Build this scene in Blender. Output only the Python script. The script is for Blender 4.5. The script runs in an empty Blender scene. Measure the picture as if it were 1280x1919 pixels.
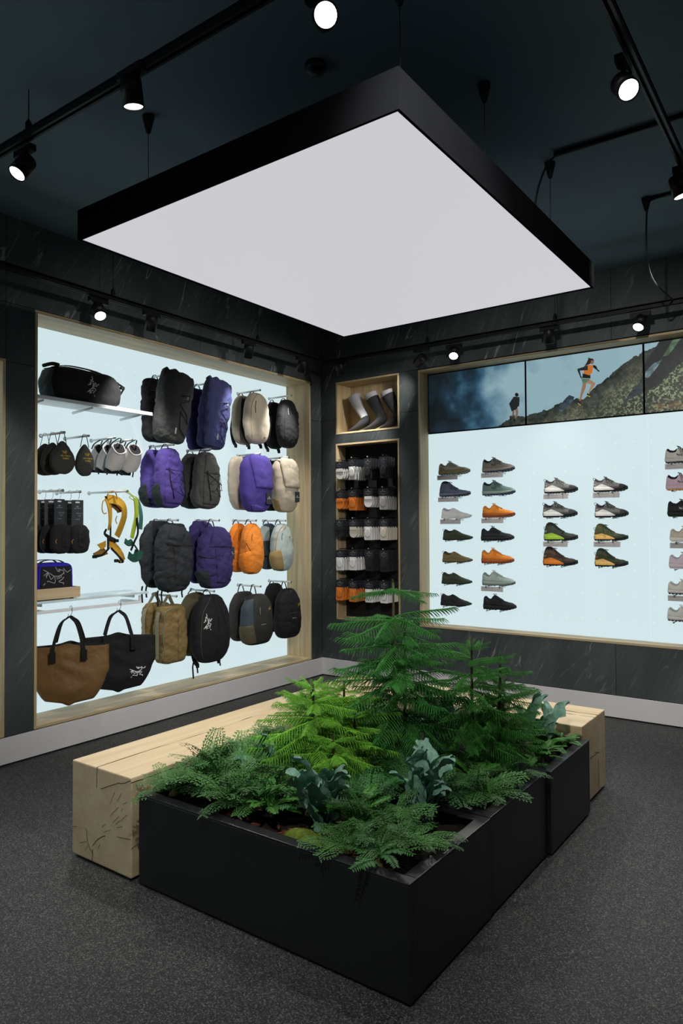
import bpy, bmesh, math, random
import numpy as np
from mathutils import Vector, Matrix, noise
PI = math.pi
sc = bpy.context.scene
COL = sc.collection
random.seed(7)

# ------------------------------------------------------------------ camera
F, YAW, PITCH, ROLL = 1320.625, 0.625229, 0.0206338, 0.0057328
fw = Vector((-math.sin(YAW)*math.cos(PITCH), math.cos(YAW)*math.cos(PITCH), math.sin(PITCH)))
rt0 = Vector((math.cos(YAW), math.sin(YAW), 0)); dn0 = fw.cross(rt0)
rt = math.cos(ROLL)*rt0 + math.sin(ROLL)*dn0
dn = -math.sin(ROLL)*rt0 + math.cos(ROLL)*dn0
cam = bpy.data.cameras.new('camera'); camo = bpy.data.objects.new('camera', cam); COL.objects.link(camo)
up = -dn; bk = -fw
camo.matrix_world = Matrix(((rt.x, up.x, bk.x, 4.564), (rt.y, up.y, bk.y, -5.963), (rt.z, up.z, bk.z, 1.57), (0, 0, 0, 1)))
cam.sensor_fit = 'HORIZONTAL'; cam.sensor_width = 36; cam.lens = 36*F/1280; cam.clip_start = .05
sc.camera = camo

# ------------------------------------------------------------------ world, exposure
w = bpy.data.worlds.new('shop_ambient'); sc.world = w; w.use_nodes = True
w.node_tree.nodes['Background'].inputs[0].default_value = (.75, .86, 1, 1)
w.node_tree.nodes['Background'].inputs[1].default_value = .09
vs = sc.view_settings
vs.view_transform = 'Standard'; vs.look = 'None'; vs.exposure = 0; vs.gamma = 1; vs.use_curve_mapping = False
sc.cycles.max_bounces = 8; sc.cycles.diffuse_bounces = 4; sc.cycles.caustics_reflective = False; sc.cycles.caustics_refractive = False
sc.cycles.sample_clamp_indirect = 4
# lamp strengths (watts) and panel radiances
PANEL_E = (.585, .58, .62); LIT_E = (.62, .765, .80)
SPOT_W = 110; WALL_SPOT_W = 40

# ------------------------------------------------------------------ helpers
def s2l(c):
    return tuple(((v/255)/12.92 if v/255 <= .04045 else ((v/255+.055)/1.055)**2.4) for v in c)
def nd(nt, typ, **kw):
    n = nt.nodes.new(typ)
    for k, v in kw.items():
        if k.startswith('i_'):
            key = k[2:]; n.inputs[int(key) if key.isdigit() else key].default_value = v
        else: setattr(n, k, v)
    return n
def mat(name, rgb, rough=.7, metal=0., var=.12, vscale=9., bump=0., bscale=60., bdist=.004, stretch=(1, 1, 1), emit=None, estr=1., spec=.4, objvar=0.):
    """procedural principled material; rgb in sRGB 0..255"""
    m = bpy.data.materials.new(name); m.use_nodes = True; nt = m.node_tree; L = nt.links
    b = nt.nodes['Principled BSDF']
    c = s2l(rgb)
    b.inputs['Roughness'].default_value = rough; b.inputs['Metallic'].default_value = metal
    b.inputs['Specular IOR Level'].default_value = spec
    tc = nd(nt, 'ShaderNodeTexCoord'); mp = nd(nt, 'ShaderNodeMapping'); mp.inputs['Scale'].default_value = stretch
    L.new(tc.outputs['Object'], mp.inputs[0])
    nz = nd(nt, 'ShaderNodeTexNoise', i_Scale=vscale, i_Detail=3.)
    L.new(mp.outputs[0], nz.inputs['Vector'])
    rp = nd(nt, 'ShaderNodeValToRGB')
    rp.color_ramp.elements[0].position = .3; rp.color_ramp.elements[1].position = .7
    rp.color_ramp.elements[0].color = tuple(v*(1-var) for v in c)+(1,)
    rp.color_ramp.elements[1].color = tuple(min(1, v*(1+var)) for v in c)+(1,)
    L.new(nz.outputs[0], rp.inputs[0])
    out = rp.outputs[0]
    if objvar:
        oi = nd(nt, 'ShaderNodeObjectInfo'); mr = nd(nt, 'ShaderNodeMapRange'); mr.inputs[3].default_value = 1-objvar; mr.inputs[4].default_value = 1+objvar
        L.new(oi.outputs['Random'], mr.inputs[0])
        hv = nd(nt, 'ShaderNodeHueSaturation'); L.new(mr.outputs[0], hv.inputs['Value']); L.new(out, hv.inputs['Color']); out = hv.outputs[0]
    L.new(out, b.inputs['Base Color'])
    if bump:
        bz = nd(nt, 'ShaderNodeTexNoise', i_Scale=bscale, i_Detail=2.); L.new(mp.outputs[0], bz.inputs['Vector'])
        bp = nd(nt, 'ShaderNodeBump', i_Strength=bump, i_Distance=bdist); L.new(bz.outputs[0], bp.inputs['Height']); L.new(bp.outputs[0], b.inputs['Normal'])
    if emit:
        b.inputs['Emission Color'].default_value = tuple(emit)+(1,); b.inputs['Emission Strength'].default_value = estr
    return m
def emitter(name, rgb, s):
    m = bpy.data.materials.new(name); m.use_nodes = True; b = m.node_tree.nodes['Principled BSDF']
    b.inputs['Base Color'].default_value = (.05, .05, .05, 1); b.inputs['Roughness'].default_value = .5; b.inputs['Specular IOR Level'].default_value = .1
    b.inputs['Emission Color'].default_value = tuple(rgb)+(1,); b.inputs['Emission Strength'].default_value = s
    return m

class G:
    def __init__(s): s.v = []; s.f = []; s.sm = []
    def add(s, vs, fs, smooth=False):
        o = len(s.v); s.v += [tuple(p) for p in vs]; s.f += [tuple(i+o for i in f) for f in fs]; s.sm += [smooth]*len(fs); return s
    def box(s, x0, x1, y0, y1, z0, z1, b=0.):
        if b <= 0:
            return s.add([(x, y, z) for z in (z0, z1) for y in (y0, y1) for x in (x0, x1)], [(0, 2, 3, 1), (4, 5, 7, 6), (0, 1, 5, 4), (2, 6, 7, 3), (0, 4, 6, 2), (1, 3, 7, 5)])
        bm = bmesh.new(); bmesh.ops.create_cube(bm, size=1)
        for q in bm.verts: q.co = Vector(((x0+x1)/2+q.co.x*(x1-x0), (y0+y1)/2+q.co.y*(y1-y0), (z0+z1)/2+q.co.z*(z1-z0)))
        bmesh.ops.bevel(bm, geom=bm.edges[:], offset=b, segments=2, affect='EDGES', profile=.6)
        bm.verts.index_update(); s.add([q.co for q in bm.verts], [[q.index for q in f.verts] for f in bm.faces]); bm.free(); return s
    def grid(s, P, smooth=True, closeu=False):
        """P[i][j] points"""
        n, m = len(P), len(P[0]); vs = [p for r in P for p in r]
        fs = [(i*m+j, i*m+(j+1) % m, (i+1)*m+(j+1) % m, (i+1)*m+j) for i in range(n-1) for j in range(m if closeu else m-1)]
        return s.add(vs, fs, smooth)
    def loft(s, rings, cap=True, smooth=True):
        s.grid(rings, smooth, True)
        if cap:
            m = len(rings[0]); s.add(rings[0], [tuple(range(m))[::-1]], smooth); s.add(rings[-1], [tuple(range(m))], smooth)
        return s
    def tube(s, pts, r, n=6, closed=False, cap=True):
        pts = [Vector(p) for p in pts]; k = len(pts); rings = []; ref = None
        for i, p in enumerate(pts):
            a = pts[(i-1) % k] if (closed or i > 0) else p; b = pts[(i+1) % k] if (closed or i < k-1) else p
            t = (b-a); t = t.normalized() if t.length > 1e-9 else Vector((0, 0, 1))
            if ref is None: ref = Vector((0, 0, 1)) if abs(t.z) < .9 else Vector((1, 0, 0))
            u = (ref - t*ref.dot(t)); u = u.normalized() if u.length > 1e-6 else t.orthogonal().normalized(); ref = u; v = t.cross(u)
            rr = r[i] if isinstance(r, (list, tuple)) else r
            rings.append([p+(u*math.cos(2*PI*j/n)+v*math.sin(2*PI*j/n))*rr for j in range(n)])
        if closed: rings.append(rings[0]); cap = False
        return s.loft(rings, cap)
    def lathe(s, prof, n=24, axis=None, org=(0, 0, 0), smooth=True):
        """prof: (radius, height) along axis"""
        ax = Vector(axis or (0, 0, 1)).normalized(); u = ax.orthogonal().normalized(); v = ax.cross(u); o = Vector(org)
        return s.grid([[o+ax*h+(u*math.cos(2*PI*j/n)+v*math.sin(2*PI*j/n))*max(r, 1e-5) for j in range(n)] for r, h in prof], smooth, True)
    def ribbon(s, pts, wv, th, nv=None):
        """band: centre line, half-width vector(s), thickness"""
        pts = [Vector(p) for p in pts]; k = len(pts); rings = []
        for i, p in enumerate(pts):
            t = (pts[min(i+1, k-1)]-pts[max(i-1, 0)]).normalized(); wd = Vector(wv[i] if isinstance(wv, list) else wv)
            nn = t.cross(wd).normalized()*th/2
            rings.append([p-wd-nn, p+wd-nn, p+wd+nn, p-wd+nn])
        return s.loft(rings, True, False)
    def prism(s, poly, y0, y1, ax='xz'):
        n = len(poly)
        def P(a, b, c): return (a, c, b) if ax == 'xz' else ((c, a, b) if ax == 'yz' else (a, b, c))
        vs = [P(a, b, y0) for a, b in poly]+[P(a, b, y1) for a, b in poly]
        return s.add(vs, [tuple(range(n))[::-1], tuple(range(n, 2*n))]+[(i, (i+1) % n, n+(i+1) % n, n+i) for i in range(n)])
    def build(s, name, m, parent=None, loc=None, recalc=True):
        me = bpy.data.meshes.new(name); me.from_pydata(s.v, [], s.f)
        me.polygons.foreach_set('use_smooth', s.sm); me.update()
        if recalc and len(s.f) < 60000:
            bm = bmesh.new(); bm.from_mesh(me); bmesh.ops.remove_doubles(bm, verts=bm.verts, dist=1e-6); bmesh.ops.recalc_face_normals(bm, faces=bm.faces); bm.to_mesh(me); bm.free()
        if m: me.materials.append(m)
        o = bpy.data.objects.new(name, me); COL.objects.link(o)
        if parent: o.parent = parent
        if loc: o.location = loc
        return o
def tag(o, label=None, cat=None, group=None, kind=None):
    for k, v in (('label', label), ('category', cat), ('group', group), ('kind', kind)):
        if v: o[k] = v
    return o
def thing(name, label, cat, loc=(0, 0, 0), rz=0., group=None):
    o = bpy.data.objects.new(name, None); COL.objects.link(o); o.empty_display_size = .05
    o.location = loc; o.rotation_euler = (0, 0, rz); return tag(o, label, cat, group)
def copy_tree(o, loc=None, label=None, group=None):
    c = o.copy(); COL.objects.link(c)
    if loc is not None: c.location = loc
    if label: c['label'] = label
    if group: c['group'] = group
    for ch in list(o.children):
        d = ch.copy(); COL.objects.link(d); d.parent = c
        for g in list(ch.children):
            e = g.copy(); COL.objects.link(e); e.parent = d
    return c
_txt = {}
def text_geo(body, size):
    if body not in _txt:
        cu = bpy.data.curves.new('t', 'FONT'); cu.body = body; cu.size = 1; cu.resolution_u = 1; cu.align_x = 'CENTER'
        o = bpy.data.objects.new('t', cu); COL.objects.link(o)
        dg = bpy.context.evaluated_depsgraph_get(); me = bpy.data.meshes.new_from_object(o.evaluated_get(dg))
        _txt[body] = ([tuple(q.co) for q in me.vertices], [tuple(p.vertices) for p in me.polygons])
        bpy.data.objects.remove(o); bpy.data.curves.remove(cu); bpy.data.meshes.remove(me)
    v, f = _txt[body]
    return [(a*size, b*size) for a, b, c in v], f
def interp(tab, s):
    for (a, b), (c, d) in zip(tab, tab[1:]):
        if s <= c: return b+(d-b)*((s-a)/(c-a) if c > a else 0)
    return tab[-1][1]
def smooth_path(pts, n=6):
    """Catmull-Rom through points"""
    P = [Vector(p) for p in pts]; out = []
    for i in range(len(P)-1):
        a, b, c, d = P[max(i-1, 0)], P[i], P[i+1], P[min(i+2, len(P)-1)]
        for k in range(n):
            t = k/n; out.append(.5*((2*b)+(c-a)*t+(2*a-5*b+4*c-d)*t*t+(3*b-a-3*c+d)*t**3))
    return out+[P[-1]]
# skeleton bird mark printed on the bags: strokes in a 1 x .59 box
_B = [[(395, 365), (475, 410), (600, 490), (690, 495), (760, 470), (800, 430), (795, 400), (740, 385), (690, 365)], [(630, 330), (660, 380), (690, 410), (720, 415)], [(690, 365), (720, 390), (660, 400)], [(790, 360), (865, 435), (945, 390)], [(800, 430), (805, 465)],
      [(620, 500), (615, 560)], [(660, 503), (650, 550)], [(690, 503), (680, 550)], [(720, 498), (712, 545)], [(750, 485), (745, 530)], [(600, 490), (540, 550), (480, 430)], [(475, 415), (400, 470)], [(475, 425), (450, 520)], [(480, 430), (440, 490)],
      [(630, 560), (615, 620), (580, 610), (480, 570), (465, 590)], [(430, 610), (395, 645)], [(800, 515), (760, 560), (695, 590), (705, 605), (800, 630), (790, 660)]]
BIRD = [[((x-667)/555, (495-y)/555) for x, y in l] for l in _B]
def bird(g, mapf, size, r, rot=0.):
    c, s_ = math.cos(rot), math.sin(rot)
    for l in BIRD:
        pts = []
        for (a, b), (a2, b2) in zip(l, l[1:]):
            for k in range(3):
                x = a+(a2-a)*k/3; y = b+(b2-b)*k/3; pts.append(mapf((x*c-y*s_)*size, (x*s_+y*c)*size))
        x, y = l[-1]; pts.append(mapf((x*c-y*s_)*size, (x*s_+y*c)*size))
        g.tube(pts, r, 4)
    return g

# ------------------------------------------------------------------ materials of the setting
def slate_mat():
    m = bpy.data.materials.new('slate'); m.use_nodes = True; nt = m.node_tree; L = nt.links; b = nt.nodes['Principled BSDF']
    ge = nd(nt, 'ShaderNodeNewGeometry'); sx = nd(nt, 'ShaderNodeSeparateXYZ'); L.new(ge.outputs['Position'], sx.inputs[0])
    ad = nd(nt, 'ShaderNodeMath', operation='ADD'); L.new(sx.outputs[0], ad.inputs[0]); L.new(sx.outputs[1], ad.inputs[1])
    cb = nd(nt, 'ShaderNodeCombineXYZ'); L.new(ad.outputs[0], cb.inputs[0]); L.new(sx.outputs[2], cb.inputs[1])
    def layer(ang, sc_, scale, seedz, detail=3., dist=.3):
        mp = nd(nt, 'ShaderNodeMapping'); mp.inputs['Rotation'].default_value = (0, 0, ang); mp.inputs['Location'].default_value = (0, 0, seedz)
        mp2 = nd(nt, 'ShaderNodeMapping'); mp2.inputs['Scale'].default_value = sc_
        L.new(cb.outputs[0], mp.inputs[0]); L.new(mp.outputs[0], mp2.inputs[0])
        n = nd(nt, 'ShaderNodeTexNoise', i_Scale=scale, i_Detail=detail, i_Distortion=dist); L.new(mp2.outputs[0], n.inputs['Vector']); return n.outputs[0]
    def ridge(v, w_):
        a = nd(nt, 'ShaderNodeMath', operation='SUBTRACT'); L.new(v, a.inputs[0]); a.inputs[1].default_value = .5
        c = nd(nt, 'ShaderNodeMath', operation='ABSOLUTE'); L.new(a.outputs[0], c.inputs[0])
        r = nd(nt, 'ShaderNodeMapRange'); r.inputs[1].default_value = 0; r.inputs[2].default_value = w_; r.inputs[3].default_value = 1; r.inputs[4].default_value = 0; L.new(c.outputs[0], r.inputs[0]); return r.outputs[0]
    def mul(a, b2):
        n = nd(nt, 'ShaderNodeMath', operation='MULTIPLY'); L.new(a, n.inputs[0])
        if isinstance(b2, float): n.inputs[1].default_value = b2
        else: L.new(b2, n.inputs[1])
        return n.outputs[0]
    def thr(v, lo, hi):
        r = nd(nt, 'ShaderNodeMapRange'); r.inputs[1].default_value = lo; r.inputs[2].default_value = hi; L.new(v, r.inputs[0]); return r.outputs[0]
    A = math.radians(24)
    v1 = mul(ridge(layer(A, (1, .16, 1), 5., 0, 4.), .012), thr(layer(A, (1, .5, 1), 3., 5.), .52, .62))
    v2 = mul(ridge(layer(A+.18, (1, .12, 1), 11., 9, 3.), .02), thr(layer(A, (1, .5, 1), 5., 11.), .5, .66))
    v3 = thr(layer(A, (1, .06, 1), 55., 3, 4., .0), .5, .75)
    cl = layer(A, (1, .45, 1), 2.2, 21., 4.)
    base = nd(nt, 'ShaderNodeValToRGB'); base.color_ramp.elements[0].position = .3; base.color_ramp.elements[1].position = .75
    base.color_ramp.elements[0].color = s2l((47, 54, 56))+(1,); base.color_ramp.elements[1].color = s2l((76, 83, 83))+(1,); L.new(cl, base.inputs[0])
    def mix(c1, fac, col):
        x = nd(nt, 'ShaderNodeMix', data_type='RGBA'); L.new(fac, x.inputs['Factor']); L.new(c1, x.inputs['A']); x.inputs['B'].default_value = s2l(col)+(1,); return x.outputs['Result']
    c = mix(base.outputs[0], mul(v3, .13), (120, 128, 124)); c = mix(c, mul(v2, .26), (150, 156, 150)); c = mix(c, mul(v1, .55), (176, 180, 172))
    L.new(c, b.inputs['Base Color']); b.inputs['Roughness'].default_value = .55; b.inputs['Specular IOR Level'].default_value = .3
    bp = nd(nt, 'ShaderNodeBump', i_Strength=.25, i_Distance=.003); L.new(v3, bp.inputs['Height']); L.new(bp.outputs[0], b.inputs['Normal'])
    return m
def wood_mat(name, rgb, dark, axis, rough=.5, scale=1., knots=0., objspace=False):
    """grain along axis 0/1/2 (world)"""
    m = bpy.data.materials.new(name); m.use_nodes = True; nt = m.node_tree; L = nt.links; b = nt.nodes['Principled BSDF']
    ge = nd(nt, 'ShaderNodeNewGeometry'); mp = nd(nt, 'ShaderNodeMapping'); s = [14*scale]*3; s[axis] = .7*scale; mp.inputs['Scale'].default_value = s
    if objspace:
        tc = nd(nt, 'ShaderNodeTexCoord'); L.new(tc.outputs['Object'], mp.inputs[0])
    else: L.new(ge.outputs['Position'], mp.inputs[0])
    n1 = nd(nt, 'ShaderNodeTexNoise', i_Scale=1.3, i_Detail=4., i_Distortion=.8); L.new(mp.outputs[0], n1.inputs['Vector'])
    n2 = nd(nt, 'ShaderNodeTexNoise', i_Scale=9., i_Detail=3.); L.new(mp.outputs[0], n2.inputs['Vector'])
    ad = nd(nt, 'ShaderNodeMath', operation='MULTIPLY_ADD'); L.new(n2.outputs[0], ad.inputs[0]); ad.inputs[1].default_value = .35; L.new(n1.outputs[0], ad.inputs[2])
    rp = nd(nt, 'ShaderNodeValToRGB'); rp.color_ramp.elements[0].position = .42; rp.color_ramp.elements[1].position = .85
    rp.color_ramp.elements[0].color = s2l(dark)+(1,); rp.color_ramp.elements[1].color = s2l(rgb)+(1,); L.new(ad.outputs[0], rp.inputs[0])
    L.new(rp.outputs[0], b.inputs['Base Color']); b.inputs['Roughness'].default_value = rough; b.inputs['Specular IOR Level'].default_value = .3
    bp = nd(nt, 'ShaderNodeBump', i_Strength=.12, i_Distance=.002); L.new(n2.outputs[0], bp.inputs['Height']); L.new(bp.outputs[0], b.inputs['Normal'])
    return m
def floor_mat():
    m = bpy.data.materials.new('speckled_floor'); m.use_nodes = True; nt = m.node_tree; L = nt.links; b = nt.nodes['Principled BSDF']
    ge = nd(nt, 'ShaderNodeNewGeometry')
    v = nd(nt, 'ShaderNodeTexVoronoi', i_Scale=240.); L.new(ge.outputs['Position'], v.inputs['Vector'])
    sp = nd(nt, 'ShaderNodeSeparateColor'); L.new(v.outputs['Color'], sp.inputs[0])
    rp = nd(nt, 'ShaderNodeValToRGB'); e = rp.color_ramp.elements
    e[0].position = .0; e[0].color = s2l((30, 31, 33))+(1,); e[1].position = 1; e[1].color = s2l((124, 122, 117))+(1,)
    for p, c in ((.35, (47, 48, 50)), (.65, (64, 64, 65)), (.88, (91, 90, 87))):
        q = e.new(p); q.color = s2l(c)+(1,)
    L.new(sp.outputs[0], rp.inputs[0]); L.new(rp.outputs[0], b.inputs['Base Color']); b.inputs['Roughness'].default_value = .6; b.inputs['Specular IOR Level'].default_value = .25
    n = nd(nt, 'ShaderNodeTexNoise', i_Scale=300.); L.new(ge.outputs['Position'], n.inputs['Vector'])
    bp = nd(nt, 'ShaderNodeBump', i_Strength=.3, i_Distance=.002); L.new(n.outputs[0], bp.inputs['Height']); L.new(bp.outputs[0], b.inputs['Normal'])
    return m
M = dict(
    slate=slate_mat(), floor=floor_mat(),
    ceiling=mat('ceiling_paint', (92, 112, 124), .8, var=.06, vscale=3.),
    oak_y=wood_mat('oak_along_y', (200, 181, 145), (166, 145, 108), 1), oak_x=wood_mat('oak_along_x', (200, 181, 145), (166, 145, 108), 0), oak_z=wood_mat('oak_upright', (200, 181, 145), (166, 145, 108), 2),
    beam_y=wood_mat('beam_along_y', (222, 204, 170), (206, 180, 138), 1, .45, .5), beam_x=wood_mat('beam_along_x', (226, 206, 170), (210, 182, 136), 0, .45, .5),
    crack=mat('check_crack', (52, 36, 20), .9), knot=mat('knot', (120, 104, 92), .7),
    base=mat('baseboard_paint', (214, 213, 215), .45, var=.02), shadow=mat('shade_black', (10, 10, 10), .8),  # near-black: shade of the floor gaps put into the colour
    lit=emitter('lit_acrylic', LIT_E, 1.), glow=emitter('lit_acrylic_joint', (.70, .83, .86), 1.),
    panel=emitter('lit_ceiling_fabric', PANEL_E, 1.), lens=emitter('lamp_lens', (1., .97, .92), 6.),
    black=mat('black_metal', (22, 23, 25), .45, .2, var=.05, spec=.3), frame=mat('black_frame', (14, 15, 17), 1., var=.05, spec=.0),
    planter=mat('black_steel', (30, 32, 34), .36, 0., var=.1, vscale=3., bump=.03, bscale=25., spec=.45),
    white_metal=mat('white_metal', (226, 230, 232), .4, 0., var=.03), steel=mat('brushed_steel', (170, 172, 172), .3, .9, var=.04),
    frost=mat('frosted_shelf', (205, 222, 226), .25, var=.02), soil=mat('soil', (34, 24, 18), .95, var=.5, vscale=40., bump=.8, bscale=90.),
    bark=mat('bark_chip', (110, 58, 36), .85, var=.3, vscale=50.), moss=mat('moss', (92, 110, 26), .95, var=.4, vscale=60., bump=1., bscale=140.),
)
# ------------------------------------------------------------------ structure
CEIL = 3.68
def struct(name, g, m): return tag(g.build(name, m), kind='structure')
struct('floor', G().box(-.6, 7, -9, .6, -.05, 0), M['floor'])
struct('ceiling', G().box(-.6, 7, -9, .6, CEIL, CEIL+.05), M['ceiling'])
wl = struct('wall_left', G().box(-.5, -.47, -9, .5, 0, CEIL), M['black'])
wb = struct('wall_back', G().box(-.5, 7, .47, .5, 0, CEIL), M['black'])
g_ = .0015
def slab(parent, *b):
    x0, x1, y0, y1, z0, z1 = b
    G().box(x0, x1, y0+g_*(parent is wl), y1-g_*(parent is wl), z0+g_, z1-g_, .001).build('slate_panel', M['slate'], parent)
# left wall panels: bay strip, over the alcoves, corner strip
for y0, y1, z0, z1 in ((-3.468, -3.262, .187, 2.69), (-3.468, -3.262, 2.69, 3.09), (-.19, 0, .187, 2.69), (-.19, 0, 2.69, 3.09), (-9, -6.9, .187, 3.09),
                       (-6.9, -3.468, 2.708, 3.09), (-9, -6, 3.09, CEIL), (-6, -3.468, 3.09, CEIL), (-3.468, -1.73, 3.09, CEIL), (-1.73, 0, 3.09, CEIL)):
    slab(wl, -.47, 0, y0, y1, z0, z1)
# back wall panels
def slabx(x0, x1, z0, z1): G().box(x0+g_, x1-g_, 0, .47, z0+g_, z1-g_, .001).build('slate_panel', M['slate'], wb)
for b in ((0, .197, .187, 2.69), (0, .197, 2.69, 3.09), (.97, 1.187, .187, .604), (.97, 1.187, .604, 2.69), (.97, 1.187, 2.69, 3.09), (.197, .97, 2.437, 2.535), (.197, .97, .187, .603),
          (1.187, 3.0, .187, .604), (3.0, 4.24, .187, .604), (4.24, 7, .187, 3.09), (0, 1.187, 3.09, CEIL), (1.187, 3.0, 3.09, CEIL), (3.0, 4.24, 3.09, CEIL), (4.24, 7, 3.09, CEIL)): slabx(*b)
# baseboards; the shade gap at the floor is drawn as a black strip
bl = struct('baseboard_left', G().box(0, .012, -9, 0, .012, .185, .002), M['base']); G().box(0, .004, -9, 0, 0, .012).build('toe_shade', M['shadow'], bl)
bb = struct('baseboard_back', G().box(.012, 7, -.012, 0, .012, .185, .002), M['base']); G().box(.004, 7, -.004, 0, 0, .012).build('toe_shade', M['shadow'], bb)

def lining(name, plane, a0, a1, z0, z1, depth, t=.02):
    """timber-lined recess: plane 'L' (left wall, a=y) or 'B' (back wall, a=x)"""
    r = bpy.data.objects.new(name, None); COL.objects.link(r); r['kind'] = 'structure'
    p = .004
    def bd(nm, b0, b1, c0, c1, mt):
        if plane == 'L': G().box(-depth, p, b0, b1, c0, c1, .0015).build(nm, M[mt], r)
        else: G().box(b0, b1, -p, depth, c0, c1, .0015).build(nm, M[mt], r)
    h = 'oak_y' if plane == 'L' else 'oak_x'
    bd('top_board', a0, a1, z1-t, z1, h); bd('bottom_board', a0, a1, z0, z0+t, h)
    bd('side_board', a0, a0+t, z0+t, z1-t, 'oak_z'); bd('side_board', a1-t, a1, z0+t, z1-t, 'oak_z')
    return r
def lit_back(r, plane, a0, a1, z0, z1, d, seams, dots=True):
    """backlit acrylic panels with faint peg holes"""
    def bx(g, b0, b1, c0, c1, d0, d1):
        return g.box(-d1, -d0, b0, b1, c0, c1) if plane == 'L' else g.box(b0, b1, d0, d1, c0, c1)
    ed = [a0]+list(seams)+[a1]
    for p, q in zip(ed, ed[1:]):
        bx(G(), p+.0015, q-.0015, z0, z1, d, d+.006).build('lit_panel', M['lit'], r)
    bx(G(), a0, a1, z0, z1, d+.007, d+.02).build('backlight_sheet', M['glow'], r)
    if dots:
        g = G(); a = a0+.07
        while a < a1-.02:
            z = z0+.0
            for k in range(20):
                zz = 2.89-.21141*k
                if z0+.03 < zz < z1-.03:
                    ax = (1, 0, 0) if plane == 'L' else (0, -1, 0)
                    o = (-d, a, zz) if plane == 'L' else (a, d, zz)
                    g.lathe([(.0075, 0), (.0075, .0006), (0, .0006)], 8, ax, o, False)
            a += .1418
        tag(g.build('peg_hole', M['glow'], r), kind='stuff')
t1 = lining('trim_1', 'L', -3.262, -.188, .19, 3.087, .318); lit_back(t1, 'L', -3.242, -.208, .21, 3.067, .31, (-2.30, -1.26))
t2 = lining('trim_2', 'L', -6.9, -3.47, .19, 2.705, .318); lit_back(t2, 'L', -6.88, -3.49, .21, 2.685, .31, (-5.2,), False)
t3 = lining('trim_3', 'B', .197, .97, 2.536, 3.086, .24, .018); G().box(.197, .97, .24, .25, 2.536, 3.086).build('back_board', M['oak_z'], t3)
t4 = lining('trim_4', 'B', .192, .968, .603, 2.437, .15, .018); G().box(.192, .968, .15, .16, .603, 2.437).build('back_board', M['shadow'], t4)
t5 = lining('trim_5', 'B', 1.187, 4.24, .604, 3.082, .168, .018); lit_back(t5, 'B', 1.205, 4.222, .622, 2.472, .16, (2.235, 3.235))

# ------------------------------------------------------------------ spots, tracks, ceiling fittings
def spot(pos, aim, label, W=None, ang=58, attach=None, group=None, on=True):
    """pos: centre of the lens; aim: point or direction tuple ('d',x,y,z); attach: z of the track above"""
    p = Vector(pos); d = (Vector(aim[1:]) if aim[0] == 'd' else Vector(aim)-p).normalized()
    t = thing('track_spot', label, 'spotlight', p, 0, group)
    G().lathe([(.0385, .004), (.042, 0), (.0435, .004), (.0435, -.104+.004), (.040, -.108), (0, -.108)], 24, d).build('housing', M['black'], t)
    G().lathe([(.0385, -.001), (.0385, -.003), (0, -.003)][::-1], 24, d).build('lens', M['lens'], t)
    c = -d*.07; top = attach-p.z
    side = d.cross(Vector((0, 0, 1))); side = side.normalized() if side.length > .1 else Vector((1, 0, 0))
    tx = c.x; ty = c.y
    G().tube([c+side*.0, (tx, ty, c.z+.06), (tx, ty, top-.02)], .009, 8).build('stem', M['black'], t)
    L_ = attach-p.z
    ax = (1, 0) if (attach > 3.3 and p.y < -3.9) or (attach < 3.3 and p.y > -.8 and p.x > .45) else (0, 1)
    hx, hy = (.075, .017) if ax == (1, 0) else (.017, .075)
    G().box(tx-hx, tx+hx, ty-hy, ty+hy, L_-.034, L_, .003).build('adapter', M['black'], t)
    if W:
        l = bpy.data.lights.new('lamp', 'SPOT'); l.energy = W; l.spot_size = math.radians(ang); l.spot_blend = .75; l.shadow_soft_size = .04; l.color = (1, .955, .9)
        o = bpy.data.objects.new('lamp', l); COL.objects.link(o); o.parent = t; o.location = d*.012; o.rotation_euler = d.to_track_quat('-Z', 'Y').to_euler()
    return t, p+c
WT, CT = 3.2, 3.44   # heights of the wall tracks and the ceiling tracks
for pos, aim, lab, W, ang in (
    ((.30, -2.948, 3.065), (2.35, -3.55, .4), 'small black spotlight with glowing lens above the duffel bag shelf', WALL_SPOT_W*2.2, 60),
    ((.27, -2.49, 3.07), (-.33, -2.35, 1.65), 'black spotlight turned to the wall above the roll-top packs', WALL_SPOT_W*2.2, 60),
    ((.27, -1.42, 3.07), (-.33, -1.15, 1.6), 'black spotlight turned to the wall above the beige day packs', WALL_SPOT_W*1.6, 50),
    ((.27, -.69, 3.07), (-.33, -.66, 1.65), 'black spotlight nearest the corner on the left wall track', WALL_SPOT_W*2.2, 60),
    ((.487, -.3, 3.08), (.55, .2, 1.7), 'black spotlight hanging in front of the foot display niche', WALL_SPOT_W*1.6, 70),
    ((1.35, -.3, 3.07), (.52, .12, 2.68), 'black spotlight over the slate pillar between sock niche and shoes', WALL_SPOT_W*.5, 60),
    ((1.719, -.3, 3.086), (2.55, -2.6, .4), 'small black spotlight with glowing lens above left end of video screens', WALL_SPOT_W*2.2, 60),
    ((2.577, -.27, 3.07), (2.5, .06, 1.5), 'dark spotlight turned away above the middle video screen', WALL_SPOT_W*2, 60),
    ((3.277, -.3, 3.078), (2.9, -2.3, .4), 'small black spotlight with glowing lens above the right hand video screen', WALL_SPOT_W*2.2, 60)):
    spot(pos, aim, lab, W, ang, WT)
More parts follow.
